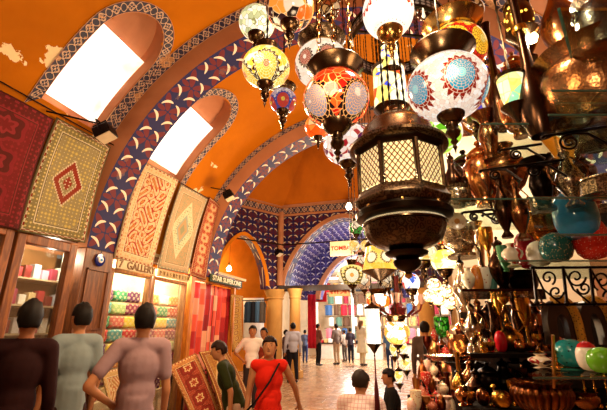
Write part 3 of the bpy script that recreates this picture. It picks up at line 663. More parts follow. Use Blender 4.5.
lamp(322,65,28,2.05,'white globe with four-petalled red flowers hidden behind the red and grey lamp',mosaic(('#fff0da','#fbe4c8'),60,'#f0d0a8',1.2,.01,flow=(7,.045,'#fff0da','#b02818','#401810'),fz=-.03),.85,.8,.4,1,capm=BRE)
lamp(318,127,14,2.5,'small orange glowing globe tucked behind the red and grey lamp',mosaic(('#ff8a30','#ffc880','#ff5a10'),14,'#c83010',1.4,.02),.9,0,.4,1)
lamp(348,145,25.5,2.35,'white globe with purple and crimson chips hanging below the red and grey lamp',mosaic(('#fff4ec','#f8e0d4','#5a1c4a','#b01c28','#fff8f0','#fff0e0'),30,'#e8c8b0',1.2,.03),.84,.45,.4,1.1)
lamp(388,12,26,1.75,'milky white globe with red beaded garlands at the top edge',mosaic(('#fff6e6','#fff0da'),20,'#fff0da',1.6,.0,flow=(6,.075,'#fff6e6','#fff2e0','#b8301c'),fz=.045),1.1,0,.52,.9,cupm=GB,lit=6)
lamp(456,52,30,2.0,'amber and crimson star mosaic globe with a wide gold rim, behind the white daisy globe',mosaic(('#ffc030','#e83a18','#ff9020','#ffd860','#8a140c'),26,'#5a1408',1.2,.03,flow=(6,.09,'#ffe070','#ffc030','#c82010'),fz=-.02),.95,.9,.3,1,capm=GB)
lamp(489,76,12,2.4,'small blue and yellow banded globe right of the white daisy globe',mosaic(('#fff0d8','#3a3ac0','#ffd050','#fff6ea'),24,'#f8e8d0',1.2,.02),1,.5,.6,1.2)
lamp(474,112,13,2.5,'small violet rimmed lamp with a wide brass cup, low behind the daisy globe',mosaic(('#6a5ad0','#ffe080','#8a6ae0','#fff0d0'),30,'#3a1c6a',1.0,.02),.7,.4,.95,1.1)
lamp(437,134,25,2.4,'lime green and white mosaic globe above the shoulder of the great lantern',mosaic(('#a8e838','#fff8d8','#6ac020','#e0f880','#fff4e0'),18,'#e8f0a0',1.25,.03),.85,.4,0,1)
lamp(383,138,20,2.2,'globe of red coral chips behind the roof of the great lantern',mosaic(('#e86a5a','#fff0dc','#c8281c','#f8c8a8','#5a1c14'),34,'#7a2010',.9,.05),.95,.4,0,1)
lamp(438,234,11,3.2,'orange glowing tulip lamp at the right shoulder of the great lantern bowl',mosaic(('#ff9a20','#ffe060','#ff5010'),20,'#e84a10',1.6,.02),1.1,.5,.4,1)
lamp(456,229,9,3.4,'small red globe lamp beside the orange tulip lamp',mosaic(('#e8401c','#c82818','#ff8a50'),30,'#7a1408',.9,.03),1.1,.5,.4,1)
lamp(422,253,15,3.3,'cream globe lamp with pale brown squares between the lantern stem and the yellow tulip',mosaic(('#fff0c0','#ffe090','#f0c060','#fff8e0'),18,'#d8a040',1.3,.03),.75,.5,.6,1)
lamp(444,261,13,3.0,'blazing yellow glass lamp with a dark cup below the orange tulip lamp',mosaic(('#fff070','#ffe840','#fff8b0'),14,'#e8c820',2.6,.02),.9,.4,.6,.8,lit=8)
lamp(411,282,9,3.1,'small white lamp with a blue belt and red diamonds',mosaic(('#fff8f4','#3a60d0','#ffffff','#d83a30','#fff8f4'),22,'#f0f0f8',1.3,.02),1.1,.5,.7,1)
lamp(352,275,15.5,4.2,'oval cream lamp with a black and orange star, hanging under the tombak sign',mosaic(('#ffe08a','#ffe8a0','#ffd870'),30,'#f0c860',1.25,.01,flow=(5,.09,'#ff8a30','#fff6dc','#2a1408'),fz=-.02,fr=(.75,0)),.68,.3,.34,1)
lamp(379,301,13,4.4,'small orange oval lamp with a red eye, above the white cylinder lamp',mosaic(('#ff9a30','#ffb850','#ff8a20'),24,'#e86a10',1.4,.01,flow=(5,.06,'#ffd080','#e8381c','#ff9a30'),fr=(.75,0)),.55,.7,.4,1)
lamp(397,332,13,3.1,'cluster lamp of clear and amber drops lighting the lane, right of the white cylinder lamp',mosaic(('#fff4d0','#ffd060','#fff8e8','#e8a040'),22,'#a86a20',1.7,.04),1.0,.8,.4,1,lit=10)
# drum lamp with trapezoid yellow glass and dark rosettes
def drum(px,py,w,h,D,label,m,top=.8,name='drum_lamp',group=None,glass2=None,cap=True,tass=0,body=None,ck=1):
    p=atD(px,py,D); R=w*D/F/2; H=h*D/F; t=thing(name,label,'lamp',p,rz=math.atan2(-p.x,p.y))
    if group: t['group']=group
    obj('glass_shade',MB().lathe([(R,-H/2),(R*(.5+.5*top)*1.0,0),(R*top,H/2)] if not body else [(a*R,b*H/2) for a,b in body],28),m,t)
    if cap:
        obj('cap',MB().lathe([(R*top*1.05,H/2-.005),(R*top*1.12,H/2+.01),(R*top*.9,H/2+R*.3),(R*top*.4,H/2+R*.55),(R*.1,H/2+R*.9)],24),BR,t)
        obj('base_cup',MB().lathe([(.002,-H/2-R*1.9*ck),(R*.12,-H/2-R*1.5*ck),(R*.06,-H/2-R*1.3*ck),(R*.3,-H/2-R*.95*ck),(R*.62,-H/2-R*.45*ck),(R*.9,-H/2-R*.15*ck),(R*1.06,-H/2+.004)],24),BR,t)
    chain(t,H/2+R*.8 if cap else H/2,(ceil_z(p.x) if p.y<7 else 4.5)-p.z)
    if tass:
        obj('tassel',MB().tube([(0,0,-H/2-R*1.8),(0,0,-H/2-R*2-tass*.3)],.006,6).lathe([(.004,-H/2-R*2-tass),(.022,-H/2-R*2-tass*.95),(.016,-H/2-R*2-tass*.5),(.006,-H/2-R*2-tass*.3)],10),plain('#4a1414'),t)
    return t
drum(379,259,34,25,2.9,'trapezoid amber lamp with two dark rosettes, left of the lantern stem',mosaic(('#ffc850','#ffd870','#ffbc40'),20,'#ffe090',1.4,.01,flow=(6,.045,'#fff0c0','#fff0d0','#3a2010'),fr=(.5,0)),.72,ck=.45)
drum(373,326,14,34,3.0,'tall white pierced cylinder lamp with copper cup and long dark tassel',fretwork('#fffaf0','#a89880',40,1.4),1.0,tass=.42,name='cylinder_lamp')
light(atD(373,340,2.8),2,(1,.9,.75),.05)
# lantern with striped glass cylinder and wires
t=drum(390,90,33,46,2.1,'lower glass jar lantern with coloured squares between the red lamp and daisy globe',mosaic(('#fff8d8','#ffe87a','#fff4c8','#4a5ad8','#e8502a','#fff8e0'),17,'#e8c050',1.8,.03),.95,name='jar_lantern')
p=atD(390,60,2.1); q=dup(t,p,label='upper glass jar lantern in front of the black chandelier ring')
q.scale=(.6,.6,.6)
t=drum(513,93,26,34,1.6,'small tapering lamp with cream glass and green base, in front of the long necked ewers',mosaic(('#fff8c8','#ffe878','#fff4c0','#e0f0a0','#a0e8b0'),26,'#f0d868',1.6,.03),1.0,body=[(.35,-1),(.68,-.8),(.86,-.2),(1.0,1)])
# pierced brass lantern with glowing holes
@memo
def pierced(es=2): 
    M=Mat('pierced_brass'); d,h,g=M.vor(38); k=d<.24; return M.done(M.mix(k,'#6a4418','#ffd060'),.3,metal=(1-k),emis=M.mix(k,(0,0,0),'#ffc040'),es=es)
drum(519,20,28,34,1.75,'pierced brass lantern with glowing dots at the top right, above the bare bulb',pierced(3),.8,name='brass_lantern',body=[(.6,-1),(.9,-.5),(1,0),(.9,.6),(.7,1)])
bulb(atD(532,38,1.7),'bare glaring warm bulb beside the pierced brass lantern',.024,40,'#ffe6a0',e=14,cord=1.6)
# great lantern
p=atD(400,176,1.68); s=1.68/F; R=46*s; t=thing('great_lantern','huge dark brass octagonal lantern with pale latticed panes, bowl and stem, hanging in the middle','lantern',p,rz=math.radians(-16.7-4)); t.scale=(1,1,1.13)
o8=oct_r(8); zt=26*s; zb=-24*s
def L(name,pr,mat,n=64,mod=None):
    pr=[(a,b if b>-44 else -44+(b+44)*.68) for a,b in pr]; return obj(name,MB().lathe([(a*s,b*s) for a,b in pr],n,mod=mod),mat,t)
L('dome_roof',[(47,24),(46.5,27),(45,28),(41,33),(38,35),(35,44),(30,50),(22,55),(15,60),(12,63),(12.5,66),(9,68),(4,70)],metalm('#7a5434',.26,''))
L('roof_ring',[(45,22),(49,24.5),(49,27),(45,29)],BRE); L('upper_cornice',[(41,17),(45,19),(46.5,22),(44,24),(40,24)],BRD,mod=o8)
L('lower_cornice',[(43,-33),(46,-30),(47,-26),(44,-22),(43,-18),(40,-18)],BRE,mod=o8)
L('skirt_ring',[(38,-43),(45,-40),(46,-36),(43,-33)],BRD)
body=MB()
for k in range(8):
    a=2*PI*k/8; b=2*PI*(k+1)/8; r=42*s
    A=Vector((math.cos(a)*r,math.sin(a)*r,0)); B=Vector((math.cos(b)*r,math.sin(b)*r,0))
    pm=MB(); A2_=A.lerp(B,.09); B2_=A.lerp(B,.91); i=.985
    pm.slab([Vector((A2_.x*i,A2_.y*i,-16*s)),Vector((B2_.x*i,B2_.y*i,-16*s)),Vector((B2_.x*i,B2_.y*i,18*s)),Vector((A2_.x*i,A2_.y*i,18*s))],.004)
    obj('lattice_pane',pm,CACHE.setdefault('lat',None) or CACHE.update(lat=(lambda M:(lambda x,y,z:(lambda u,w:(lambda k2,n:M.done(M.mix(k2,'#f4e2b0','#6a4a26'),.4,metal=k2*.8,emis=M.mix(k2,M.mix(n,'#e8cf98','#d8b878'),(0,0,0)),es=1.0))((((u+w).fr()-.5).abs()>.36).mx(((u-w).fr()-.5).abs()>.36),M.noise(9)))(y.at2(x)*7.5,z*36))(*M.xyz()))(Mat('latticed_horn_pane'))) or CACHE['lat'],t,smooth=False)
    obj('corner_post',MB().tube([(A.x,A.y,-19*s),(A.x,A.y,21*s)],2.1*s,8),BR,t)
    c=(A+B)/2*1.09; obj('rim_stud',MB().ball((c.x,c.y,-34*s),2.4*s,8,6),GB,t)
L('pierced_gallery',[(38,-46),(39,-40)],fretwork('#f0d8a0','#4a2c14',130,.9)); L('gallery_rim',[(36,-48),(40,-47),(40,-45),(37,-45)],BR)
L('bowl',[(12,-78),(17,-76),(26,-72),(33,-65),(36,-57),(37.5,-48)],BRE,mod=lambda a,z:1+.035*abs(math.sin(a*8)))
L('stem',[(3,-104),(8,-101),(12,-96),(13,-91),(10,-88),(15,-86),(19,-83),(20,-80),(16,-78),(12,-77)],BRD); L('tip',[(.2,-112),(3,-110),(4,-107),(3,-104)],GB)
light(p,3,(1,.85,.5),.02)
for k in range(4):
    a=PI/4+PI/2*k; chain(t,60*s,(ceil_z(p.x)-p.z)/1.13,BRD,False,12*s*math.cos(a),12*s*math.sin(a),x1=.0)
# black chandelier ring
p=atD(397,40,2.45); R=48*2.45/F; t=thing('chandelier','black pierced chandelier ring with hanging glass drops behind the milky garland globe','chandelier',p)
M=Mat('pierced_iron_band'); x,y,z=M.xyz(); a=y.at2(x); k=((a*26).sin()*(z*140).sin()).abs()>.45; mi=M.done(M.mix(k,'#1c1412','#8a8078'),.4,.6)
obj('ring_band',MB().lathe([(R*.97,-.035),(R,-.035),(R,.035),(R*.97,.035),(R*.97,-.035)],48),mi,t)
for z in (-.04,.04): obj('ring_rim',MB().lathe([(R*.96,z-.008),(R*1.03,z-.008),(R*1.03,z+.008),(R*.96,z+.008),(R*.96,z-.008)],48),BRD,t)
for k in range(4): a=PI/2*k+.4; obj('spoke',MB().tube([(0,0,.05),(R*.98*math.cos(a),R*.98*math.sin(a),.04)],.01,6),BRD,t); chain(t,.04,ceil_z(p.x)-p.z,BRD,False,R*.98*math.cos(a),R*.98*math.sin(a),x1=0)
for k in range(12):
    a=2*PI*k/12; d=obj('glass_drop',MB().lathe([(.001,-.12),(.012,-.105),(.008,-.08),(.003,-.04)],8,c=(R*math.cos(a),R*math.sin(a),0)),plain('#c8281c' if k%3==0 else '#d8d0c0',.1),t)
# coloured glass chandelier in the background at right of centre
p=atD(398,308,3.6); t=thing('chandelier','dark red glass armed chandelier low over the lane behind the stem of the great lantern','chandelier',p)
obj('hub',MB().lathe([(.002,-.16),(.03,-.13),(.02,-.1),(.06,-.06),(.08,0),(.04,.05),(.02,.2),(.03,.3)],16),plain('#5a1414',.2),t)
for k in range(8):
    a=2*PI*k/8; c,s_=math.cos(a),math.sin(a); obj('arm',MB().tube([(0,0,-.02),(.1*c,.1*s_,-.08),(.2*c,.2*s_,-.02),(.22*c,.22*s_,.04)],.009,6),plain('#6a1c18',.2),t)
    obj('tulip_shade',MB().lathe([(.01,.03),(.03,.05),(.035,.09),(.045,.12)],12,c=(.22*c,.22*s_,0)),emit('#fff0e0',2.5) if k%2 else plain('#d8a890',.2),t)
    obj('pendant',MB().lathe([(.001,-.14),(.012,-.11),(.003,-.05)],8,c=(.16*c,.16*s_,-.02)),plain('#e8c8b0',.1),t)
chain(t,.3,ceil_z(p.x)-p.z)
# small teardrop lamps
for k,(x,y,l) in enumerate(((403,352,'topmost of the three teardrop lamps under the amber cluster lamp'),(406,368,'middle of the three teardrop lamps, right beside the man in black'),(399,381,'lowest of three, right of the head of the man in black'))):
    drum(x,y-4,9,12,3.5,'golden glass drop, '+l,mosaic(('#fff0b0','#ffd860','#fff8d8'),40,'#c89030',1.6,.03),.8,name='teardrop_lamp',group='teardrop lamps',body=[(.1,-1),(.5,-.8),(1,.1),(.7,1)])
t=drum(394,350,9,12,3.8,'small golden glass lamp, leftmost teardrop lamp under the amber cluster',mosaic(('#fff0b0','#ffd860','#fff8d8'),40,'#c89030',1.6,.03),.8,name='teardrop_lamp',group='teardrop lamps',body=[(.1,-1),(.5,-.8),(1,.1),(.7,1)])
# green glass basket lamp
drum(442,327,15,20,3.3,'vivid green cut glass basket lamp beside the pale wooden post',mosaic(('#2a9a14','#14660c','#6ac040','#084408'),34,'#0c2c04',.7,.07),1.0,name='basket_lamp',body=[(.3,-1),(.8,-.6),(1,.1),(.95,1)],cap=False)
# two pale mosaic pairs left of the lantern bowl
for x,l in ((354,'left'),(366,'right')): lamp(x,246,6,4.0,f'small amber ball lamp, {l} of the pair beside the tombak sign',mosaic(('#ffe8a0','#f8d070','#fff4d0'),30,'#b8842a',1.1,.03),1,.5,.3,1)
for x,y,c,l in ((356,228,'#3a9a3a','green leaved glass lamp above the amber pair'),(371,232,'#5ac84a','light green glass lamp beside the great lantern bowl'),(362,262,'#c83a2a','small red glass lamp left of the trapezoid amber lamp'),(364,283,'#e8b080','small cream ring patterned lamp in the row under the amber trapezoid'),(388,281,'#f0c890','small ringed cream lamp right in the row under the amber trapezoid'),(399,277,'#ffa030','small orange ringed lamp beside the white and blue lamp')): lamp(x,y,7.5,4.4,l,mosaic((c,'#fff0d0',c),20,'#3a1c10',.8,.05),1,.6,.5,1)
# upper right clutter lamps
lamp(470,12,14,2.4,'dim brown glass lamp with dark ribs above the amber star globe',mosaic(('#c89058','#7a3a1c','#e8c090'),24,'#1c0c08',.6,.08),.9,.9,.5,1)
lamp(426,8,13,2.5,'dim smoky lamp at the top edge between the milky globe and the amber globe',mosaic(('#b8683a','#6a2a1c','#e0b080'),24,'#1c0c08',.5,.08),.9,.9,.5,1)
lamp(330,10,11,2.6,'small brass bodied lamp behind the orange chip globe',mosaic(('#d8a060','#a84a20','#e8c090'),24,'#3a1c08',.7,.08),.9,.9,.5,1)
# ================================================================ METALWARE AND CERAMICS ON THE RIGHT
CU=metalm('#94603a',.24); CUB=metalm('#d08a50',.2); DKB=metalm('#4a3222',.24); SV=metalm('#cabba0',.2); HAM=metalm('#8a5a34',.25,'hammered'); ENG=metalm('#b8803c',.25,'engraved'); ENS=metalm('#c4b090',.25,'engraved'); BS=metalm('#d09a3c',.25); BK=metalm('#1e1612',.3); SVH=metalm('#6f675c',.25,'hammered')
def spots(c,c2,sc=30,th=.25,rough=.2):
    M=Mat('glazed_ceramic'); d=M.vor(sc)[0]; return M.done(M.mix(d<th,c,c2),rough)
def curvespots(c,c2,c3):
    M=Mat('painted_ceramic'); n=M.noise(9,2,dist=1.5); k=((n*14).sin()>.75); return M.done(M.mix(M.noise(6,1)>.6,M.mix(k,c,c2),c3),.2)
PROF={ # radius as a fraction of the width, height as a fraction of the height
'cauldron':[(.25,0),(.36,.04),(.46,.25),(.5,.5),(.47,.66),(.42,.72),(.46,.8),(.5,.85),(.47,.86),(.38,.78)],
'long_necked_bottle':[(.3,0),(.34,.02),(.46,.1),(.5,.18),(.44,.28),(.28,.38),(.17,.46),(.13,.6),(.12,.8),(.14,.94),(.2,1),(.16,1)],
'bowl':[(.2,0),(.22,.06),(.16,.1),(.36,.3),(.47,.6),(.5,1),(.46,1),(.42,.6),(.2,.25)],
'flared_vase':[(.3,0),(.32,.05),(.2,.14),(.3,.34),(.36,.5),(.3,.66),(.2,.78),(.3,.9),(.5,1),(.44,.99)],
'lidded_jar':[(.26,0),(.28,.05),(.24,.1),(.42,.28),(.5,.48),(.44,.64),(.34,.7),(.38,.73),(.36,.78),(.2,.86),(.07,.9),(.05,.92),(.1,.95),(.08,.985),(.001,1)],
'round_vase':[(.3,0),(.33,.03),(.14,.12),(.12,.16),(.34,.3),(.5,.52),(.48,.64),(.34,.78),(.18,.85),(.16,.92),(.26,1),(.2,.99)],
'plate':[(.1,0),(.3,.1),(.48,.7),(.5,1),(.46,1),(.3,.4),(.05,.3)],
'ball':[(.1,0),(.28,.035),(.42,.15),(.49,.34),(.5,.5),(.48,.66),(.41,.82),(.27,.94),(.1,.99),(.001,1)],
'goblet':[(.4,0),(.42,.03),(.12,.1),(.08,.3),(.12,.36),(.08,.42),(.2,.5),(.4,.66),(.46,.85),(.44,1),(.4,1)],
'hookah':[(.3,0),(.38,.04),(.5,.18),(.46,.3),(.22,.4),(.1,.46),(.16,.5),(.08,.54),(.06,.66),(.16,.7),(.08,.74),(.06,.84),(.2,.9),(.24,.98),(.1,1)],
'drum_box':[(.45,0),(.5,.04),(.5,.1),(.47,.14),(.47,.7),(.5,.74),(.5,.8),(.42,.84),(.3,.94),(.06,.98),(.06,1)],
'bell':[(.5,0),(.46,.06),(.4,.3),(.3,.55),(.12,.68),(.06,.72),(.1,.8),(.05,.88),(.001,1)],
'samovar':[(.4,0),(.42,.06),(.22,.12),(.24,.18),(.44,.3),(.5,.55),(.5,.62),(.36,.72),(.2,.78),(.24,.82),(.1,.88),(.08,.94),(.12,.97),(.001,1)],
'ewer':[(.3,0),(.33,.03),(.15,.1),(.3,.2),(.48,.34),(.5,.44),(.36,.58),(.18,.7),(.15,.8),(.22,.86),(.16,.9),(.05,.94),(.07,.97),(.001,1)],
'candlestick':[(.5,0),(.46,.06),(.2,.12),(.1,.2),(.18,.26),(.08,.34),(.1,.5),(.2,.55),(.08,.6),(.08,.8),(.3,.86),(.2,.9),(.12,1)],
'dish':[(.25,0),(.3,.2),(.5,1),(.44,.95),(.2,.35)]}
NIT=[0]; GOODS=[]
CATE={'long_necked_bottle':'bottle','drum_box':'box','lidded_jar':'jar','round_vase':'vase','flared_vase':'vase','ball':'ball'}
def item(kind,cx,yt,yb,w,D,mat,label,z=None,ex='',mod=None,mat2=None,grp=None,nm=None,tilt=0,n=30,hd=None):
    p=atD(cx,yb,D)
    if z is not None:
        r=FH*1+RT*((cx-303.5)/F)*1; p=atD(cx,yb,D); p.z=z
    if hd: p=plan(cx,hd,z); p.z=z
    d=p-CAM; k=(205-yt)/F; h=(k*d.dot(FW)-d.dot(UPV))/(UPV.z-k*FW.z); dd=dep(p); W=w*dd/F*.96
    h*=1.13 if kind=='ball' else 1
    t=thing(nm or kind,label,CATE.get(kind,kind.replace('_',' ')),p,rz=-.3+.8*random.random())
    if grp: t['group']=grp
    pr=PROF[kind]; zl=.7 if kind in('lidded_jar','samovar','drum_box') else (.86 if kind=='ewer' else 9)
    fine=[]
    for (a,b),(c,e) in zip(pr,pr[1:]): fine+= [(a,b),((a+c)/2,(b+e)/2)]
    fine.append(pr[-1])
    bod=[(a*W,b*h) for a,b in pr if b<=zl+1e-6]; obj('body',MB().lathe(bod,n,mod=mod),mat,t,sub=0)
    ld=[(a*W,b*h) for a,b in pr if b>=zl-1e-6]
    if len(ld)>1: obj('lid',MB().lathe(ld,n),mat2 or mat,t)
    sgn=-1
    if 'h' in ex:
        x0=.17*W; pts=[(x0+ (0.5*W)*math.sin(PI*q/10)*(1-.25*q/10)+ (.12*W)*(q/10),0,h*(.8-.48*q/10)) for q in range(11)]; obj('handle',MB().tube(pts,[W*.035]*11,7),mat2 or mat,t)
    if 's' in ex:
        pts=[(-.42*W,0,h*.36),(-.6*W,0,h*.42),(-.68*W,0,h*.56),(-.66*W,0,h*.72),(-.78*W,0,h*.86),(-.92*W,0,h*.9)]; obj('spout',MB().tube(pts,[W*.09,W*.075,W*.055,W*.045,W*.04,W*.05],8),mat2 or mat,t)
    if 'k' in ex: obj('knob',MB().ball((0,0,h*1.02),W*.09,10,7),mat2 or DKB,t)
    if 'r' in ex:
        for s in (-1,1): obj('ring_handle',MB().tube([(s*(.5*W),.0+W*.12*math.cos(a),h*.62+W*.12*math.sin(a)) for a in [2*PI*q/10 for q in range(10)]],W*.022,6,True),mat2 or mat,t)
    if 'b' in ex: obj('neck_band',MB().lathe([(W*.2,h*.70),(W*.23,h*.72),(W*.2,h*.74)],20),BS,t)
    NIT[0]+=1; return t
def shelf(pa,pb,D0,D1,z,mat,label,name='glass_shelf',th=.012,nm='shelf'):
    q=[]
    for px,D in ((pa,D0),(pb,D0),(pb,D1),(pa,D1)):
        v=FH*D+RT*((px-303.5)/F*D); q.append(Vector((v.x,v.y,z)))
    return obj(name,MB().slab(q,th,(0,0,1)),mat,label=label,cat=nm,smooth=False)
def rz(cx,y,D): return atD(cx,y,D).z
def HD(cx,y,D): # horizontal shelf depth measured in plan
    v=atD(cx,y,D)-CAM; return v.dot(FH)
GL=glass((.86,.94,.88),.22); GLE=plain('#3a5a4c',.15)
def gshelf(pa,pb,y,D,depth,label,mat=None,th=.012,edge=False):
    z=rz((pa+pb)/2,y,D)-.001; d0=HD((pa+pb)/2,y,D); v0=[]
    k=(F*d0/ D)/F # plan px scale: px offset needs true camera depth
    q=[]
    for px,e in ((pa,-.12),(pb,-.12),(pb,depth),(pa,depth)):
        u=atD(px,y,D)-CAM; x=u.dot(RT); w=FH*(d0+e)+RT*(x*(d0+e)/d0); q.append(Vector((w.x,w.y,z)))
    o=obj('glass_shelf' if mat is None else 'wooden_shelf',MB().slab(q,th,(0,0,1)),mat or GL,label=label,cat='shelf',smooth=False)
    e=MB().tube([q[0]+Vector((0,0,-th/2)),q[1]+Vector((0,0,-th/2))],.0035,4)
    if edge: e=MB().tube([q[0]+Vector((0,0,-th/2)),q[3]+Vector((0,0,-th/2))],.006,4)
    obj('shelf_edge',e,GLE if mat is None else mat,o); return z
def scroll(px,py,D,w,label,flip=1):
    p=atD(px,py,D); s=w*D/F; t=thing('scroll_bracket',label,'bracket',p,rz=-math.radians(16.7)+.2)
    obj('bar',MB().tube([(-s*.5,0,0),(s*.5,0,0)],.006,6),BK,t); obj('bar_tip',MB().tube([(-s*.5,0,0),(-s*.56,0,-.008)],.007,6),BK,t)
    pts=[]
    for k in range(26):
        a=k/25*3.6*PI; r=s*.16*(1-k/32); pts.append((flip*(-s*.15+r*math.cos(a+1.2)),0,-s*.2+r*math.sin(a+1.2)))
    obj('curl',MB().tube(pts,.0045,6),BK,t); obj('brace',MB().tube([(flip*-s*.1,0,-.004),(flip*s*.15,0,-s*.08),(flip*s*.5,0,-s*.45)],.005,6),BK,t); return t
# upper right
z0=gshelf(566,690,36,1.28,.35,'glass shelf at the top right corner with a slanting green edge',edge=True)
item('cauldron',612,-10,36,56,1.36,SVH,'dull silver hammered pot on the topmost glass shelf, upper right corner',z=z0,ex='r')
z1=gshelf(556,700,110,1.3,.42,'glass shelf under the big hammered copper bowl')
item('cauldron',608,46,110,122,1.42,HAM,'big hammered copper cauldron with a wide rim on the upper glass shelf',z=z1,ex='')
z2=gshelf(552,700,131,1.38,.4,'glass shelf on an iron bar below the silver dishes')
item('dish',598,113,131,88,1.5,SV,'wide silver dish lying below the hammered copper cauldron',z=z2)
item('long_necked_bottle',543,-6,136,37,1.5,DKB,'dark brown long necked ewer with a bulbous foot, in front of the hammered cauldron',ex='b',nm='long_necked_ewer')
item('long_necked_bottle',567,-50,46,40,1.72,CU,'long necked copper ewer reaching the top edge right of the bare bulb',nm='long_necked_ewer',ex='b')
item('long_necked_bottle',505,24,130,24,1.9,DKB,'slim dark long necked bottle behind the small tapering lamp')
gshelf(484,556,137,1.62,.35,'small glass shelf carrying the copper bowl and the dark ewer')
item('bowl',522,101,137,36,1.7,CUB,'shiny copper bowl catching orange light beside the long necked ewer')
item('flared_vase',492,114,160,28,1.9,CU,'copper vase with a trumpet mouth left of the shiny copper bowl')
item('lidded_jar',499,62,118,26,2.1,CU,'copper lidded jar behind the slim dark bottle',ex='k')
scroll(521,147,1.6,36,'iron scroll bracket just below the shiny copper bowl'); scroll(500,168,1.62,34,'iron scroll bracket across the round copper vase'); scroll(577,131,1.36,56,'iron scroll bracket under the glass shelf of the silver dish'); scroll(540,163,1.5,40,'iron scroll bracket above the black vase')
zc=gshelf(444,534,206,1.78,.4,'long glass shelf holding the row of copper jars')
item('ewer',456,152,204,18,2.0,DKB,'small dark pointed ewer, first on the copper jar shelf',ex='hs')
item('lidded_jar',470,150,204,36,2.15,DKB,'dark domed jar with a ball finial, second on the copper jar shelf')
item('lidded_jar',487,141,206,38,1.92,CUB,'tall copper lidded jar with a finial, third on the copper jar shelf')
item('round_vase',512,146,206,46,1.85,CU,'fat round copper vase on a foot, behind the iron scroll bracket')
item('cauldron',459,184,207,28,1.8,ENS,'tarnished silver and copper pot under the pointed ewer')
scroll(478,211,1.76,28,'iron scroll bracket under the left end of the copper jar shelf'); scroll(501,213,1.76,32,'iron scroll bracket under the right end of the copper jar shelf')
z3=gshelf(530,690,206,1.55,.3,'glass shelf beneath the black vase and the glass bodied ewer')
item('flared_vase',545,160,205,32,1.62,BK,'black metal vase with a waist, left of the glass bodied ewer',z=z3)
item('ewer',574,146,200,27,1.56,ENS,'engraved silvered ewer with curved spout and finial on the upper right shelf',z=z3,ex='hs',mat2=CU)
item('drum_box',606,176,204,42,1.42,ENS,'engraved octagonal metal box at the right edge',mod=oct_r(8),z=z3,n=48)
item('cauldron',614,204,226,40,1.85,BK,'dark round pot under the engraved octagonal box')
item('ewer',508,172,238,18,1.7,DKB,'slender dark ewer with a snake like handle, left of two alike',ex='hs'); item('ewer',524,176,240,20,1.66,CU,'slender brown ewer with a snake like handle, right of the slender dark one',ex='hs')
# long shelf with painted balls
z4=gshelf(500,690,264,1.72,.42,'long glass shelf of painted balls above the iron scroll panel')
item('samovar',550,200,250,52,1.95,ENG,'bulging engraved orange copper jar behind the teal ball',ex='')
BL=Mat('blue_glaze'); n_=BL.noise(7,2,dist=2); BLm=BL.done(BL.mix(n_>.7,'#2a7fae','#0c2438'),.12)
item('ball',581,196,240,42,1.62,BLm,'big sky blue glazed ball with black strokes above the red ball',ex='')
gshelf(556,610,240,1.62,.12,'short glass shelf right under the big sky blue ball')
item('ball',596,222,262,34,1.6,spots('#c8281c','#f0b8a0',130,.18),'red pomegranate shaped ball with fine white dots, right end of the ball shelf',z=z4,ex='k',mat2=plain('#b82018',.2))
item('ball',559,236,264,32,1.66,spots('#1c5a58','#c8b87a',120,.2),'dark teal ball flecked with gold on the ball shelf',z=z4)
item('ball',541,244,264,24,1.78,plain('#e8dcc8',.25),'plain ivory ball left of the dark teal ball',z=z4); item('ball',528,236,262,22,1.86,spots('#8a1420','#b83040',60,.3),'dark red ball left of the ivory ball',z=z4)
item('round_vase',514,244,265,21,1.8,curvespots('#efe2c8','#c8302a','#e8c070'),'small white vase painted with red flowers, left end of the ball shelf',z=z4)
item('bowl',506,246,266,14,1.95,plain('#3a7a4a',.25),'little green bowl beside the small white flower vase',z=z4)
# iron scroll panel
D=1.66; t=thing('iron_scroll_panel','black wrought iron panel of scrolls below the shelf of painted balls','ironwork',atD(570,288,D)); O=atD(570,288,D)
def q_(x,y): return atD(x,y,D)-O
def curl(cx,cy,r,a0,turns,s=1): return [q_(cx+r*(1-k/26)*math.cos(a0+s*k/22*turns*2*PI),cy+r*(1-k/26)*math.sin(a0+s*k/22*turns*2*PI)) for k in range(23)]
for y in (268,305): obj('rail',MB().tube([q_(530,y),q_(620,y-1)],.006,6),BK,t)
for x in (533,563,590): obj('upright',MB().tube([q_(x,266),q_(x+4,306)],.0065,6),BK,t); obj('foot_knob',MB().ball(q_(x+4,303),.012,8,6),BK,t)
for c in ((576,277,10,0,1.4,1),(584,288,7,3,1.4,-1),(556,292,8,0,1.3,1),(602,281,10,2,1.4,1),(548,278,8,1,1.3,-1),(610,296,7,3,1.3,1)): obj('curl',MB().tube(curl(*c),.0045,6),BK,t)
for a in ((533,268,560,303),(563,268,590,303),(590,268,620,300)): obj('diagonal',MB().tube([q_(a[0],a[1]),q_((a[0]+a[2])/2-3,(a[1]+a[3])/2+4),q_(a[2],a[3])],.0045,6),BK,t)
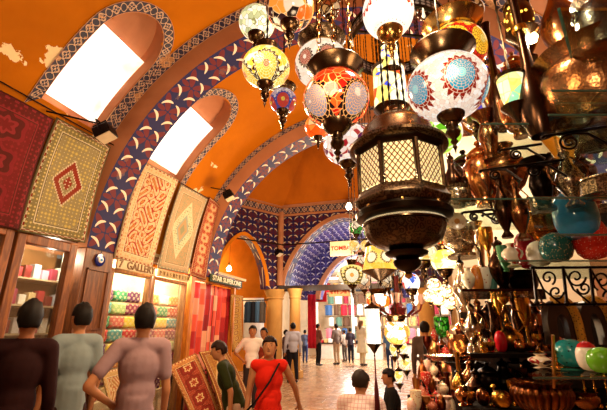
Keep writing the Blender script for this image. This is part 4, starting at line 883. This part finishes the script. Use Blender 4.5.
# shelf with dark ewers
z5=gshelf(462,545,291,1.98,.4,'dark shelf with ceramic bits and the dark ewer, above the hookahs',mat=DKB)
item('ewer',504,236,290,26,2.05,DKB,'dark swan shaped ewer on the dark shelf beside the ivory ball shelf',z=z5,ex='hs')
item('cauldron',522,268,291,34,2.1,BK,'black squat pot on the dark shelf right of the swan shaped ewer',z=z5)
for x,w,c,k,l in ((470,14,'#e8d8b8','round_vase','cream ceramic vase, first from the left on the dark shelf'),(479,12,'#c8742a','ball','small orange ball second on the dark shelf'),(487,15,'#f0e4d0','bowl','white bowl third on the dark shelf'),(493,11,'#4a7a6a','ball','small sea green ball fourth on the dark shelf')):
    item(k,x,268,291,w,2.08,spots(c,'#a8502a',50,.2),l,z=z5)
gshelf(476,498,271,2.28,.25,'tiny glass shelf behind the swan shaped ewer')
item('flared_vase',483,222,272,14,2.3,SV,'slim bright silver flared vase behind the swan shaped ewer'); item('goblet',491,228,270,16,2.2,BS,'brass goblet behind the slim silver vase')
item('samovar',464,214,258,40,2.5,ENS,'tarnished silver samovar with bands beside the wooden post',ex='r'); item('ewer',466,256,312,20,2.4,SV,'silver ewer with a large dark handle beside the wooden post',ex='h',mat2=BK)
p=atD(457,221,1.9); t=thing('decorated_plate','small round white plate with a rosette hung under the tarnished pot','plate',p); RQ=(CAM-p).to_track_quat('Z','Y').to_matrix(); M=Mat('rosette_plate'); x,y,z=M.xyz(); 
obj('plate_face',MB().lathe([(.001,.006),(.02,.005),(.034,.012),(.042,.012),(.042,.004),(.001,0)],28,R=RQ),spots('#f0e6d0','#c8b088',60,.3),t); obj('hanger',MB().tube([(0,0,.04),(0,.02,zc-p.z)],.002,5),BK,t); obj('rosette',MB().lathe([(.001,.012),(.012,.01),(.014,.006)],8,R=RQ),plain('#c89050'),t)
# leather saddle arches with dotted yellow trim
for px,l in ((567,'dark leather arch with dotted yellow trim, left of the pair above the teal speckled ball'),(601,'dark leather arch with dotted yellow trim, at the right edge above the green ball')):
    D=1.9; t=thing('leather_arch',l,'leather goods',atD(px,345,D)); O=atD(px,345,D); s=D/F
    def A(k,r,h): a=PI*k/16; return RT*(-r*math.cos(a)*s)+Vector((0,0,(h*math.sin(a)**.45)*s))
    arc=[A(k,15,44) for k in range(17)]; inn=[A(k,6,30) for k in range(17)]
    mb=MB(); vs=[];fs=[]
    for a_,b_ in zip(arc,inn):
        for off in (Vector((0,0,0)),FH*.05): vs+=[a_+off,b_+off]
    for k in range(16): i=4*k;j=i+4; fs+=[(i,j,j+1,i+1),(i+2,i+3,j+3,j+2),(i,i+2,j+2,j),(i+1,j+1,j+3,i+3)]
    obj('leather_body',mb.add(vs,fs),plain('#2a150c',.35),t)
    obj('dotted_trim',MB().tube([v*1.02-FH*.004 for v in arc[6:]],[.022]*11,8),spots('#d89a2c','#3a1c0a',95,.28,.5),t)
# counter, cabinet and lower shelves
def ply(px,D): v=atD(px,330,D); return Vector((v.x,v.y,0))
def block(pts,z0,z1,name,mat,label,cat):
    return obj(name,MB().slab([p+Vector((0,0,z1)) for p in pts],z1-z0,(0,0,1)),mat,label=label,cat=cat,smooth=False)
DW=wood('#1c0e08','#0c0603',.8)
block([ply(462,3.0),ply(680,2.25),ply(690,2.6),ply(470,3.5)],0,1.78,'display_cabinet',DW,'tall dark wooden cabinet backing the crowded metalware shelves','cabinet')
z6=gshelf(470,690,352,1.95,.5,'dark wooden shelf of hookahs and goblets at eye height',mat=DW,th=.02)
L6=[('ewer',476,300,18,SV,'silver ewer left on the hookah shelf','hs'),('bell',486,318,28,SV,'silver dome shaped bell on the hookah shelf',''),('long_necked_bottle',497,302,18,DKB,'dark bottle with a bent look on the hookah shelf','h'),('hookah',512,296,26,BS,'brass hookah with a fat yellow base on the hookah shelf','h'),('goblet',531,298,16,BS,'tall brass goblet on the hookah shelf',''),('candlestick',543,305,14,CU,'copper candlestick right of the tall brass goblet',''),('hookah',556,308,16,CUB,'slim copper hookah below the left leather arch','')]
for k,x,yt,w,m,l,e in L6: item(k,x,yt,352,w,2.05,m,l,z=z6,ex=e)
L6b=[('ewer',482,296,18,CU),('lidded_jar',492,300,20,DKB),('goblet',503,290,14,BS),('flared_vase',521,296,18,DKB),('samovar',536,294,20,CU),('ewer',549,298,18,DKB)]
for i,(k,x,yt,w,m) in enumerate(L6b): item(k,x,yt,340,w,2.3,m,f'{["brown","dark","yellow brass","dark","coppery","dark"][i]} {k.replace("_"," ")} in the back row of the hookah shelf, {["first","second","third","fourth","fifth","last"][i]} from the left',z=z6)
item('ball',502,333,350,12,1.95,plain('#b81420',.15),'small shiny crimson ball in front of the brass hookah',z=z6)
z7=gshelf(532,690,372,1.42,.42,'sloping glass tray shelf with the teal and green balls')
item('ball',574,342,369,31,1.62,spots('#1c9090','#0c3a40',60,.2),'turquoise ball with black specks on the lower glass shelf',z=z7)
t=item('ball',591,346,371,22,1.47,plain('#efe6d8',.2),'white ball with black brush writing and a red top between the turquoise and green balls',z=z7)
p=t.location; R_=.021*1; 
w=22*1.47/F*.96; hh=25*1.47/F*1.13
obj('red_top',MB().lathe([(w*.40,hh*.78),(w*.33,hh*.88),(w*.16,hh*.97),(.001,hh*1.0)],20),plain('#c01c20',.2),t)
obj('brush_letters',MB().tube([Vector((-w*.12,-w*.50,hh*.7)),Vector((-w*.16,-w*.53,hh*.4)),Vector((-w*.05,-w*.53,hh*.3))],.003,6),plain('#151010'),t); obj('brush_letters',MB().tube([Vector((w*.05,-w*.50,hh*.72)),Vector((w*.06,-w*.53,hh*.35)),Vector((w*.2,-w*.5,hh*.3)),Vector((w*.22,-w*.46,hh*.55))],.003,6),plain('#151010'),t)
item('ball',607,350,377,30,1.38,spots('#6ab020','#8ad040',20,.2),'bright green glazed ball at the right edge of the lower glass shelf',z=z7)
item('round_vase',546,354,386,26,1.55,curvespots('#ead8bc','#a81c28','#2a1a28'),'ivory vase with red and black stripes on the lower glass shelf',z=z7)
item('candlestick',561,350,384,14,1.6,BS,'brass candlestick with a red middle, left of the turquoise ball',z=z7); item('bell',572,368,392,26,1.5,metalm('#c89a60',.12),'round copper dome cover with glassy shine on the tray shelf',z=z7)
item('goblet',566,378,398,14,1.4,BS,'small brass cup in front of the copper dome',z=z7)
for i,x in enumerate((588,598,610)): item('candlestick',x,374,404,9,1.68,BS,f'thin brass stick, {["left","middle","right"][i]} of three in the bottom right corner',z=rz(500,404,1.75))
obj('lance_rod',MB().tube([atD(553,335,1.5),atD(554,388,1.5)],.006,8),metalm('#c08850',.3),label='thin upright copper rod behind the ivory striped vase',cat='rod')
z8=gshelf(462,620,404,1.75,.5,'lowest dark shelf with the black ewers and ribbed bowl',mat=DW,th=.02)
for k,x,yt,w,m,l,e in (('ewer',508,358,30,BK,'largest black ewer on the lowest shelf','hs'),('lidded_jar',492,362,26,BK,'black lidded jar left of the largest black ewer',''),('ewer',479,368,22,DKB,'dark brown ewer at the left end of the lowest shelf','hs')): item(k,x,yt,404,w,1.85,m,l,z=z8,ex=e)
item('cauldron',544,376,408,58,1.62,metalm('#7a4420',.3,'ribbed'),'wide ribbed copper bowl like a shell on the lowest shelf',z=z8,mod=lambda a,z:1+.05*abs(math.sin(a*10)),n=80)
item('ball',503,392,410,20,1.66,BS,'shiny brass ball in front of the largest black ewer',z=z8)
item('cauldron',584,388,408,32,1.66,CU,'plain copper pot at the bottom right corner',z=z8)
EX=[('bowl',470,392,14,BS),('ball',484,390,13,CU),('goblet',516,380,14,BS),('bell',527,384,16,CUB),('candlestick',496,384,12,BS),('bowl',536,392,15,SV),('round_vase',463,386,14,CUB)]
for i,(k,x,yt,w,m) in enumerate(EX): item(k,x,yt,406,w,1.72,m,f'small {["brass bowl","copper ball","brass goblet","copper bell","brass candlestick","silver bowl","copper vase"][i]} along the front of the lowest dark shelf',z=z8,n=20)
EX=[('bell',474,336,14,SV),('bowl',490,342,14,BS),('ball',521,340,11,CUB),('goblet',540,334,11,BS),('bowl',531,343,14,CUB),('candlestick',483,332,10,BS),('ball',567,340,12,plain('#b01822',.2))]
for i,(k,x,yt,w,m) in enumerate(EX): item(k,x,yt,354,w,1.92,m,f'little {["silver bell","brass bowl","copper ball","brass goblet","copper bowl","brass candlestick","red ball"][i]} at the front edge of the hookah shelf',z=z6,n=20)
EX=[('ewer',474,358,22,CU),('samovar',520,352,24,DKB),('lidded_jar',533,356,20,CU),('long_necked_bottle',462,352,18,BS)]
for i,(k,x,yt,w,m) in enumerate(EX): item(k,x,yt,398,w,2.05,m,f'{["copper ewer","dark samovar","copper lidded jar","brass long necked bottle"][i]} in the back row of the lowest dark shelf',z=z8,n=20)
# tiered stand of trinkets beside the post
TIER=[(452,345,3.35,34),(450,362,3.2,44),(449,380,3.05,54),(447,398,2.9,62),(446,416,2.75,70)]
tcol=[('#b8342a','red'),('#d8a060','golden'),('#e8d0a8','cream'),('#8a4a22','copper'),('#c86a4a','salmon'),('#5a2418','dark brown'),('#e8b8a0','pink')]
tk=['round_vase','bowl','lidded_jar','goblet','ball','candlestick','bell','flared_vase']; tn=['topmost','second','third','fourth','lowest']
def zhd(y,hd): k=(205-y)/F; return 1.6+hd*(math.sin(PT)+k*math.cos(PT))/(math.cos(PT)-k*math.sin(PT))
def plan(px,hd,z): d=hd*math.cos(PT)+(z-1.6)*math.sin(PT); v=CAM+FH*hd+RT*((px-303.5)/F*d); return Vector((v.x,v.y,0))
ORD=["first","second","third","fourth","fifth","sixth","seventh","eighth","ninth","tenth","eleventh","twelfth","thirteenth","fourteenth","fifteenth","sixteenth"]
for k,(cx,yb,D,w) in enumerate(TIER):
    hd=3.5-.16*k; z=zhd(yb,hd); dp=.3 if k==0 else .156
    block([plan(cx-w*.55,hd,z),plan(cx+w*.5,hd,z),plan(cx+w*.5,hd,z)+FH*dp,plan(cx-w*.55,hd,z)+FH*dp],0,z,'stand_step',DW,f'{tn[k]} step of the tiered trinket stand beside the pale post','step')
    n=6+2*k
    for i in range(n):
        x=cx-w*.48+w*.94*i/(n-1); j=(i*3+k*5)%7; kk=tk[(i*5+k*3)%8]; h=17+((i*7+k*3)%4)*3
        m=(metalm(tcol[j][0],.3) if j in(1,3,5) else spots(tcol[j][0],tcol[(j+2)%7][0],70,.25))
        item(kk,x,yb-h,yb,8+((i+k)%3)*2,3,m,f'{tcol[j][1]} {kk.replace("_"," ")} trinket, {ORD[i]} from the left on the {tn[k]} step',z=z,grp='trinkets on the tiered stand',n=16,hd=hd+.075)
item('samovar',466,318,362,30,2.6,CUB,'coppery red samovar behind the pale post, right of the green basket lamp',ex='r')
obj('samovar_stand',MB().lathe([(.16,0),(.14,.03),(.1,.06),(.1,rz(466,362,2.6)-.03),(.15,rz(466,362,2.6))],20,c=(atD(466,362,2.6).x,atD(466,362,2.6).y,0)),DW,label='turned wooden stand under the coppery samovar',cat='stand')
t=item('dish',447,355,361,46,2.5,SV,'flat silver tray projecting left from the samovar',ex='')
# sparkling string of small pierced lamps against the partition
for i,(x,y) in enumerate(((434,285),(446,291),(438,299),(450,303),(430,296))): lamp(x,y,7,3.4,f'small white hot glass lamp, {["upper left","upper right","middle","lower right","lower left"][i]} of the glaring bunch by the pale post',mosaic(('#fff8e0','#ffd890','#fff0c8','#c87a30'),34,'#7a4010',2.6,.05),1,.5,.4,1,lit=(14 if i==2 else 0))
# upper copperware hanging from the partition top and cream wall
for i,(k,x,yt,yb,w,D,m,e) in enumerate((('lidded_jar',520,52,96,26,2.4,CU,''),('ewer',530,12,60,24,2.2,DKB,'hs'),('flared_vase',512,160,206,20,2.2,DKB,''),('ewer',536,196,240,22,2.1,ENG,'h'),('lidded_jar',560,152,204,22,1.9,DKB,''),('samovar',590,150,204,26,1.8,DKB,''))): item(k,x,yt,yb,w,D,m,f'{["copper lidded jar hung behind the small tapering lamp","dark ewer hung left of the long copper ewer","dark vase behind the round copper vase","engraved ewer behind the two slender ewers","dark lidded jar between the black vase and silvered ewer","dark samovar behind the silvered ewer"][i]}',ex=e)
# added point lights without fixtures, brightening the metalware and partition on the right
light((.1,1.3,3.1),40,(1,.84,.62),.06); light((1.2,2.9,3.4),50,(1,.8,.58),.06); light((.75,4.4,3.4),95,(1,.88,.7),.1); light((0.1,.5,2.3),16,(1,.8,.58),.05); light((.2,2.6,2.75),14,(1,.85,.65),.04); light((-.1,2.4,1.75),11,(1,.8,.55),.04)
# ================================================================ PEOPLE
SKIN=plain('#b07850',.55,var=.1); SKIN2=plain('#8f5a3a',.55,var=.1)
def remesh(mb,vox,name='m',smooth=4):
    me=bpy.data.meshes.new(name); me.from_pydata([tuple(v) for v in mb.v],[],mb.f); o=bpy.data.objects.new(name,me); COL.objects.link(o)
    r=o.modifiers.new('r','REMESH'); r.mode='VOXEL'; r.voxel_size=vox; s=o.modifiers.new('s','SMOOTH'); s.factor=.5; s.iterations=smooth
    dg=bpy.context.evaluated_depsgraph_get(); dg.update(); m=bpy.data.meshes.new_from_object(o.evaluated_get(dg)); bpy.data.objects.remove(o); m.shade_smooth(); return m
def limb(mb,pts,rs,n=12):
    pts=[Vector(p) for p in pts]
    for i in range(len(pts)-1): mb.tube([pts[i],pts[i+1]],[rs[i],rs[i+1]],n)
    for p,r in zip(pts,rs): mb.ball(p,r,12,8)
def mesh_obj(name,me,mat,parent):
    me.materials.clear(); me.materials.append(mat); o=bpy.data.objects.new(name,me); COL.objects.link(o); o.parent=parent; return o
def person(px,ytop,D,rz,label,top,bot,hair='#15100c',arms=('down','down'),lean=0,seat=False,vox=.014,skirt=False,sleeve=.55,long_hair=False,shoe='#1c1512',skin=None,turn=0,walk=0,feet=None,nohead=False,neck=0,bag=None,pattern=None,group=None,thin=1.0):
    P=atD(px,ytop,D); H=P.z; base=Vector((P.x,P.y,0)); skin=skin or SKIN
    t=thing('person',label,'person',base,rz=rz); 
    if group: t['group']=group
    dz=0
    if seat: H0=1.30
    else: H0=1.78
    S=H/H0 if not seat else H/1.30; t.scale=(S*thin,S*thin,S)
    dz=-.48 if seat else 0
    def U(p):   # upper body point: lean forward about the hips
        p=Vector(p); a=lean; y=p.y; z=p.z-.95; return Vector((p.x,y*math.cos(a)-z*math.sin(a),.95+z*math.cos(a)+y*math.sin(a)+dz))
    def head(p):
        p=Vector(p); c=Vector((0,0,1.55)); q=p-c; q=Matrix.Rotation(turn,3,'Z')@q; return U(c+q)
    b=MB()
    for c,r in (((0,0,.97),(.155,.11,.13)),((0,.0,1.12),(.14,.1,.16)),((0,0,1.31),(.16,.11,.17))): b.ball(U(c),r,14,9)
    limb(b,[U((-.15,0,1.465)),U((.15,0,1.465))],[.06,.06]); limb(b,[U((0,.01,1.43)),U((0,0,1.58))],[.058,.052])
    hc=head((0,-.012,1.66)); b.ball(hc,(.08,.098,.12),16,12); b.ball(head((0,-.05,1.6)),(.056,.058,.05),12,8)
    legs=[];arm=[]
    for s in (-1,1):
        if seat: L=[Vector((s*.09,0,.47)),Vector((s*.14,-.42,.5)),Vector((s*.14,-.44,.1)),Vector((s*.14,-.58,.045))]
        else:
            w=walk*s; L=[Vector((s*.085,0,.93)),Vector((s*.095,-.02-w*.16,.5)),Vector((s*.09,.03-w*.26 if w>0 else .03-w*.34,.09 if w>=0 else .14)),Vector((s*.1,-.13-w*.26,.04))]
        legs.append(L); limb(b,L,[.085,.056,.038,.03])
        a=arms[0 if s<0 else 1]
        if a=='down': A=[(s*.185,0,1.455),(s*.24,.03,1.14),(s*.25,-.05,.9)]
        elif a=='hips': A=[(s*.185,0,1.455),(s*.38,.1,1.2),(s*.19,-.07,1.06)]
        elif a=='fold': A=[(s*.185,0,1.455),(s*.26,-.02,1.15),(s*.02,-.2,1.18)]
        elif a=='knee': A=[(s*.185,0,1.455),(s*.24,-.1,1.18),(s*.15,-.36,1.02)]
        elif a=='back': A=[(s*.185,0,1.455),(s*.3,.16,1.2),(s*.34,.3,1.0)]
        else: A=a
        A=[U(q) for q in A]; arm.append(A); limb(b,A,[.05,.038,.026])
        d=(A[2]-A[1]).normalized(); b.tube([A[2],A[2]+d*.05,A[2]+d*.09],[.026,.034,.03],10); b.ball(A[2]+d*.09,.03,10,6)
    me=remesh(b,vox)
    # features and fingers joined to the same mesh
    x=MB()
    x.add([head((0,-.135,1.655)),head((-.018,-.1,1.645)),head((.018,-.1,1.645)),head((0,-.095,1.70))],[(0,1,3),(0,3,2),(0,2,1),(1,2,3)])
    for s in (-1,1): x.ball(head((s*.076,.0,1.665)),(.012,.022,.032),8,6)
    for A in arm:
        d=(A[2]-A[1]).normalized(); sd=d.cross(Vector((0,1,0))); sd=sd.normalized() if sd.length>.1 else Vector((1,0,0)); nn=d.cross(sd)
        for k in range(4):
            o=A[2]+d*.09+sd*(-.024+.016*k); ln=[.06,.072,.068,.052][k]; x.tube([o,o+d*ln*.5+nn*.006,o+d*ln*.85+nn*.022,o+d*ln+nn*.032],[.0095,.009,.008,.005],6)
        o=A[2]+d*.04-sd*.024; x.tube([o,o-sd*.025+d*.025,o-sd*.032+d*.055],[.012,.010,.006],6)
    e=MB()
    for s in (-1,1): e.ball(head((s*.029,-.093,1.682)),(.012,.007,.006),8,6); e.box(head((s*.03,-.098,1.705)),(.03,.006,.006))
    l=MB(); l.ball(head((0,-.1,1.622)),(.022,.008,.007),8,6)
    bm=bmesh.new(); bm.from_mesh(me); me.materials.clear()
    for f in bm.faces: f.material_index=0; f.smooth=True
    for k,m_ in enumerate((x,e,l)):
        vs=[bm.verts.new(v) for v in m_.v]
        for f in m_.f:
            try: g=bm.faces.new([vs[i] for i in f]); g.material_index=k; g.smooth=True
            except ValueError: pass
    bm.to_mesh(me); bm.free()
    for m_ in (skin,plain('#1a120e',.3),plain('#7a3a30',.5)): me.materials.append(m_)
    o=bpy.data.objects.new('body',me); COL.objects.link(o); o.parent=t
    # clothes
    c=MB()
    for q,r in (((0,0,.98),(.168,.128,.12)),((0,.0,1.12),(.158,.122,.17)),((0,0,1.31),(.172,.125,.175))): c.ball(U(q),r,14,9)
    limb(c,[U((-.16,0,1.46)),U((.16,0,1.46))],[.072,.072]); limb(c,[U((0,.01,1.44)),U((0,.008,1.495))],[.07,.062])
    c.tube([U((0,0,.9)),U((0,0,1.1))],[.15,.14],14)
    for A in arm:
        if sleeve>=1: limb(c,[A[0],A[1],A[1].lerp(A[2],min(1,sleeve-.05))],[.066,.052,.042])
        elif sleeve>0: limb(c,[A[0],A[0].lerp(A[1],sleeve+.2)],[.068,.058])
    if skirt:
        c.lathe([(.16,1.0+dz),(.19,.8+dz),(.24,.5+dz),(.25,.48+dz),(.1,.5+dz)],20)
    mesh_obj('shirt' if not skirt else 'dress',remesh(c,vox),pattern or plain(top,.85,var=.14,sc=5,bump=.5),t)
    c=MB(); c.ball((0,0,.95+dz),(.165,.122,.12),14,9)
    for L in legs: limb(c,[L[0],L[1],L[1].lerp(L[2],.93)],[.1,.072,.06])
    mesh_obj('trousers',remesh(c,vox),plain(bot,.85,var=.14,sc=5,bump=.5),t)
    for L in legs:
        s_=MB(); s_.ball((L[2]+L[3])/2+Vector((0,.01,-.02)),(.048,.125,.045),12,8); obj('shoe',s_,plain(shoe,.4),t)
    h=MB(); hb=MB().ball((0,0,0),(.093,.112,.122),20,14)
    keep=[];fs=[]
    for f in hb.f:
        cc=sum((hb.v[i] for i in f),Vector())/len(f)
        if not (cc.y<-.035 and cc.z<.055) and not (cc.y<.02 and cc.z<-.005) and not (cc.z<-.085 and not long_hair) : fs.append(f)
    hv=[head(v+Vector((0,.002,1.675))) for v in hb.v]; hm=MB(); hm.v=hv; hm.f=fs
    hm.v=[v+(v-head((0,0,1.67)))*random.uniform(-.05,.07) for v in hm.v]
    ho=obj('hair',hm,plain(hair,.6,var=.3,sc=40),t,solid=.008)
    if long_hair: limb2=MB(); limb(limb2,[head((0,.06,1.68)),head((0,.085,1.55)),head((0,.08,1.42))],[.08,.075,.05]); mesh_obj('long_hair',remesh(limb2,vox),plain(hair,.6,var=.3,sc=40),t)
    if bag:
        obj('shoulder_strap',MB().tube([U((.13,-.09,1.49)),U((.03,-.15,1.3)),U((-.12,-.16,1.1)),U((-.24,-.1,.98))],.012,6),plain('#151010'),t)
        obj('handbag',MB().box(U((-.27,-.1,.86)),(.16,.26,.24)),plain(bag,.5),t,bevel=.04)
    return t
person(34,301,2.75,-2.3,'dark haired person in a dark maroon top passing the narrow shop window, far left','#240a09','#1a0a0a',arms=('down','down'),sleeve=1.9,skin=SKIN2,thin=.85)
person(84,304,3.5,-1.9,'man in a pale grey blue shirt seen from behind in front of the carved pier','#7c8a8a','#2a1210',sleeve=.6,thin=.88)
person(147,305,3.15,-2.35,'man in a grey pink t-shirt, hand on hip, seen from behind at the gallery window','#94787a','#301a14',arms=('down','hips'),sleeve=.45,thin=.9)
person(238,338,4.45,-1.2,'person in a dark green t-shirt bending forward left of the woman in red','#2a3010','#b09880',arms=([(-.185,0,1.42),(-.3,-.1,1.15),(-.34,-.2,.93)],'down'),lean=.35,hair='#2a1810')
person(270,337,4.0,.25,'woman in a sleeveless red top with a black shoulder bag, walking through the lane','#c8200c','#8a6a5a',arms=('down','back'),sleeve=0,long_hair=True,hair='#20120e',bag='#15110f',walk=.6)
person(253,326,8.2,.35,'man in a white shirt with hands on hips by the ochre column','#f0ebe4','#3a3030',arms=('hips','hips'),sleeve=.6,vox=.02)
person(264,328,8.9,-.2,'person in a brick red top standing half hidden behind the white shirted man','#8a3a28','#3a2420',vox=.022)
person(293,323,12.6,-2.6,'man in a light blue shirt and dark trousers walking beside the slim ochre column','#a8aabc','#1c1a22',sleeve=1.6,walk=.5,vox=.022,arms=('down','down'))
FARP=[(305,330,20,'#6a7aa0','#3a4a7a','person in blue jeans left of the far bright stall',0),(318,324,18.5,'#7a4a3c','#1a1616','person in a brown top and black trousers at the far bright stall',1),(336,324,19,'#7a6a60','#a89070','person in a taupe top and khaki trousers at the far stall',2),(350,328,20,'#3a3440','#1c2030','person in dark clothes between the khaki trousers and the pale dress',0),(361,320,18.5,'#d8cfa8','#c8c0a0','woman in a long pale dress at the far stall',1),(344,330,20.6,'#b0a498','#4a4038','person in a beige shirt farthest back in the street',2),(286,330,14.5,'#5a4a58','#3a3038','person in a grey purple top behind the slim ochre column',1),(388,330,17,'#4a6a8a','#2a3a5a','person in a blue shirt seen past the white cylinder lamp',0)]
for i,(px,yt,D,a,b_,l,k) in enumerate(FARP): person(px,yt,D,[PI,2.4,-2.2][k],l,a,b_,vox=.03,arms=[('down','down'),('fold','down'),('down','fold')][k],skirt=(i==4),sleeve=1.3 if k else .6,hair='#1c1410' if i!=4 else '#6a4a2a',long_hair=(i==4))
person(424,322,7.0,PI,'man in a grey brown jacket standing in the lane beside the teardrop lamps','#5a4a44','#2a2220',sleeve=1.9,vox=.02)
Mp=Mat('checked_cloth'); x,y,z=Mp.xyz(); k=(((x*26).fr())<.16).mx(((z*26).fr())<.16); chk=Mp.done(Mp.mix(k*.7,'#f0dcd4','#c87a7a'),.8)
person(357,371,4.0,PI-.1,'seated man in a pink checked white shirt, seen from behind at the bottom edge','#f0dcd4','#3a3440',seat=True,arms=('knee','knee'),pattern=chk,lean=.18,thin=1.12,hair='#2a1c14',sleeve=1.6)
person(393,369,5.1,-1.3,'seated man in a black jacket turned left beside the pink checked shirt','#14110f','#1a1614',seat=True,arms=('knee','knee'),sleeve=1.9,hair='#100c0a',lean=.1)
def stool(px,yt,D,label):
    P=atD(px,yt,D); t=thing('stool',label,'stool',(P.x,P.y,0)); z=.37*P.z/1.3
    obj('seat',MB().lathe([(.17,z-.03),(.18,z-.02),(.18,z),(.16,z+.005)],20),DW,t)
    for k in range(4): a=PI/2*k+PI/4; obj('leg',MB().tube([(.13*math.cos(a),.13*math.sin(a),z-.03),(.17*math.cos(a),.17*math.sin(a),0)],.015,6),DW,t)
stool(357,371,4.0,'low stool under the man in the pink checked shirt'); stool(393,369,5.1,'low stool under the man in the black jacket')
# ================================================================ FAR STREET
def cloth(x,z,Y,w,h,c,l,grp):
    def f(u,v): s=.5+.5*(1-v)**.5*.3+ (.2 if v>.75 else 0); return Vector((x+(u-.5)*w*(1 if v<.72 else 1.35-(v-.72)*2.2),Y+.03*math.sin(u*9+x),z+h*(v-.5)))
    return obj('hanging_garment',MB().grid(f,8,10),plain(c,.8),solid=.02,label=l,cat='garment',group=grp)
GC=[('#c02030','crimson'),('#f0ece6','white'),('#20242c','black'),('#d8b070','tan'),('#3a5a8a','blue'),('#8a2a3a','wine red'),('#e8e0d4','ivory'),('#5a7a6a','sage'),('#d87a8a','pink'),('#5a4030','brown')]
rows=[(4.2,'top'),(3.5,'second'),(2.8,'third'),(2.1,'fourth'),(1.4,'lowest')]
on=['first','second','third','fourth','fifth','sixth','seventh','eighth','ninth','tenth','eleventh','twelfth','thirteenth','fourteenth','fifteenth','sixteenth','seventeenth','eighteenth']
for r,(z,rn) in enumerate(rows):
    for i in range(17):
        c,cn=GC[(i*3+r*7+(i*r)%4)%10]; cloth(-5.7+.5*i+.1*(r%2),z,24.6+.25*(r%2),.32+.07*((i+r)%3),.55+.05*((i*3+r)%3),c,f'{cn} garment, {on[i]} from the left in the {rn} row of the far bright stall','garments in the far bright stall')
    t=obj('garment_rail',MB().tube([(-6,24.65+.25*(r%2),z+.3),(3,24.65+.25*(r%2),z+.3)],.015,6),BK,label=f'{rn} iron rail of the far bright stall',cat='rail')
for i,(x,l) in enumerate(((-5.2,'left'),(-3.1,'middle'),(-.8,'right'))):
    t=thing('stall_counter',f'white stall counter heaped with goods, {l} of three in the far street','counter',(x,23.4,0)); obj('counter_body',MB().box((0,0,.42),(1.6,.7,.84)),plain('#d8d0c4'),t,bevel=.02); obj('counter_top',MB().box((0,0,.86),(1.7,.8,.05)),DW,t)
    for k in range(6):
        c,cn=GC[(k*3+i*2)%10]; h=.14+.05*(k%3); obj('goods_box',MB().box((x-.65+.26*k,23.3,.885+h/2),(.2,.3,h)),plain(c,.6),label=f'{cn} box, {on[k]} from the left on the {l} counter of the far street',cat='box',bevel=.01,group='boxes on the far counters')
for i,x in enumerate((-6.4,-4.1,-2.0,.2,2.4)): obj('stall_post',MB().box((x,24.3,2.4),(.14,.14,4.8)),plain('#e8dfd0'),label=f'white stall post in the far street, {on[i]} from the left',cat='post')
for i,(x,z,Y,c,l) in enumerate(((-3.9,4.2,20,'#fffaf0','left'),(-1.6,4.3,21,'#fffaf0','middle'),(.8,4.2,20,'#fff4e0','right'))):
    t=thing('street_lamp_tube',f'bright white strip lamp over the far street, {l} of three','lamp',(x,Y,z)); obj('tube_light',MB().box((0,0,0),(1.4,.12,.06)),emit(c,10),t); obj('housing',MB().box((0,0,.06),(1.5,.18,.06)),plain('#e0e0e0'),t)
    for s in (-1,1): obj('hanger',MB().tube([(s*.6,0,.08),(s*.6,0,5.15-z)],.01,5),BK,t)
# red cloth beside the column, shop behind the small arch
o=obj('hanging_cloth',MB().grid(lambda u,v:Vector((-4.5+.35*u,15.6+.04*math.sin(u*12),.9+2.1*v)),10,6),plain('#a8182a',.8),solid=.02,label='long crimson cloth hanging just right of the slim ochre column',cat='cloth')
struct('wall_recess_shop',MB().add([tuple(atY(244,350,13.6)*1),tuple(atY(264,350,14.6)),tuple(atY(264,298,14.6)),tuple(atY(244,298,13.6))],[(0,1,2,3)]),plaster('#f0e8d8','#d8ccb4'),solid=.05)
for i,(px,c,n_) in enumerate(((248,'#2a3a4a','slate'),(253,'#1c1c22','black'),(258,'#4a6a8a','blue'),(262,'#5a5048','taupe'))):
    p=atY(px,312,13.2); cloth(p.x,p.z,13.2,.3,.75,c,f'{n_} garment hanging in the white doorway left of the ochre column, {on[i]} from the left','garments in the white doorway')
p=atY(255,318,13.2); obj('garment_rail',MB().tube([(p.x-.7,13.2,p.z+.62),(p.x+.5,13.2,p.z+.62)],.02,6),BK,label='iron rail in the white doorway left of the ochre column',cat='rail')
# bench of folded rugs at the lower left
for k,(c,cn) in enumerate((('#5a1412','dark red'),('#7a2418','brick red'),('#3a0c10','maroon'),('#6a1a1c','crimson'))):
    obj('folded_rug',MB().box((-3.5,3.3,.09+.18*k),(.55,.9,.16)),plain(c,.95,bump=.4),bevel=.05,label=f'{cn} folded rug, {["bottom","second","third","top"][k]} of the pile in front of the carved pier',cat='rug',group='pile of folded rugs')
light((-4.0,13.0,2.8),40,(1,.9,.75),.1)
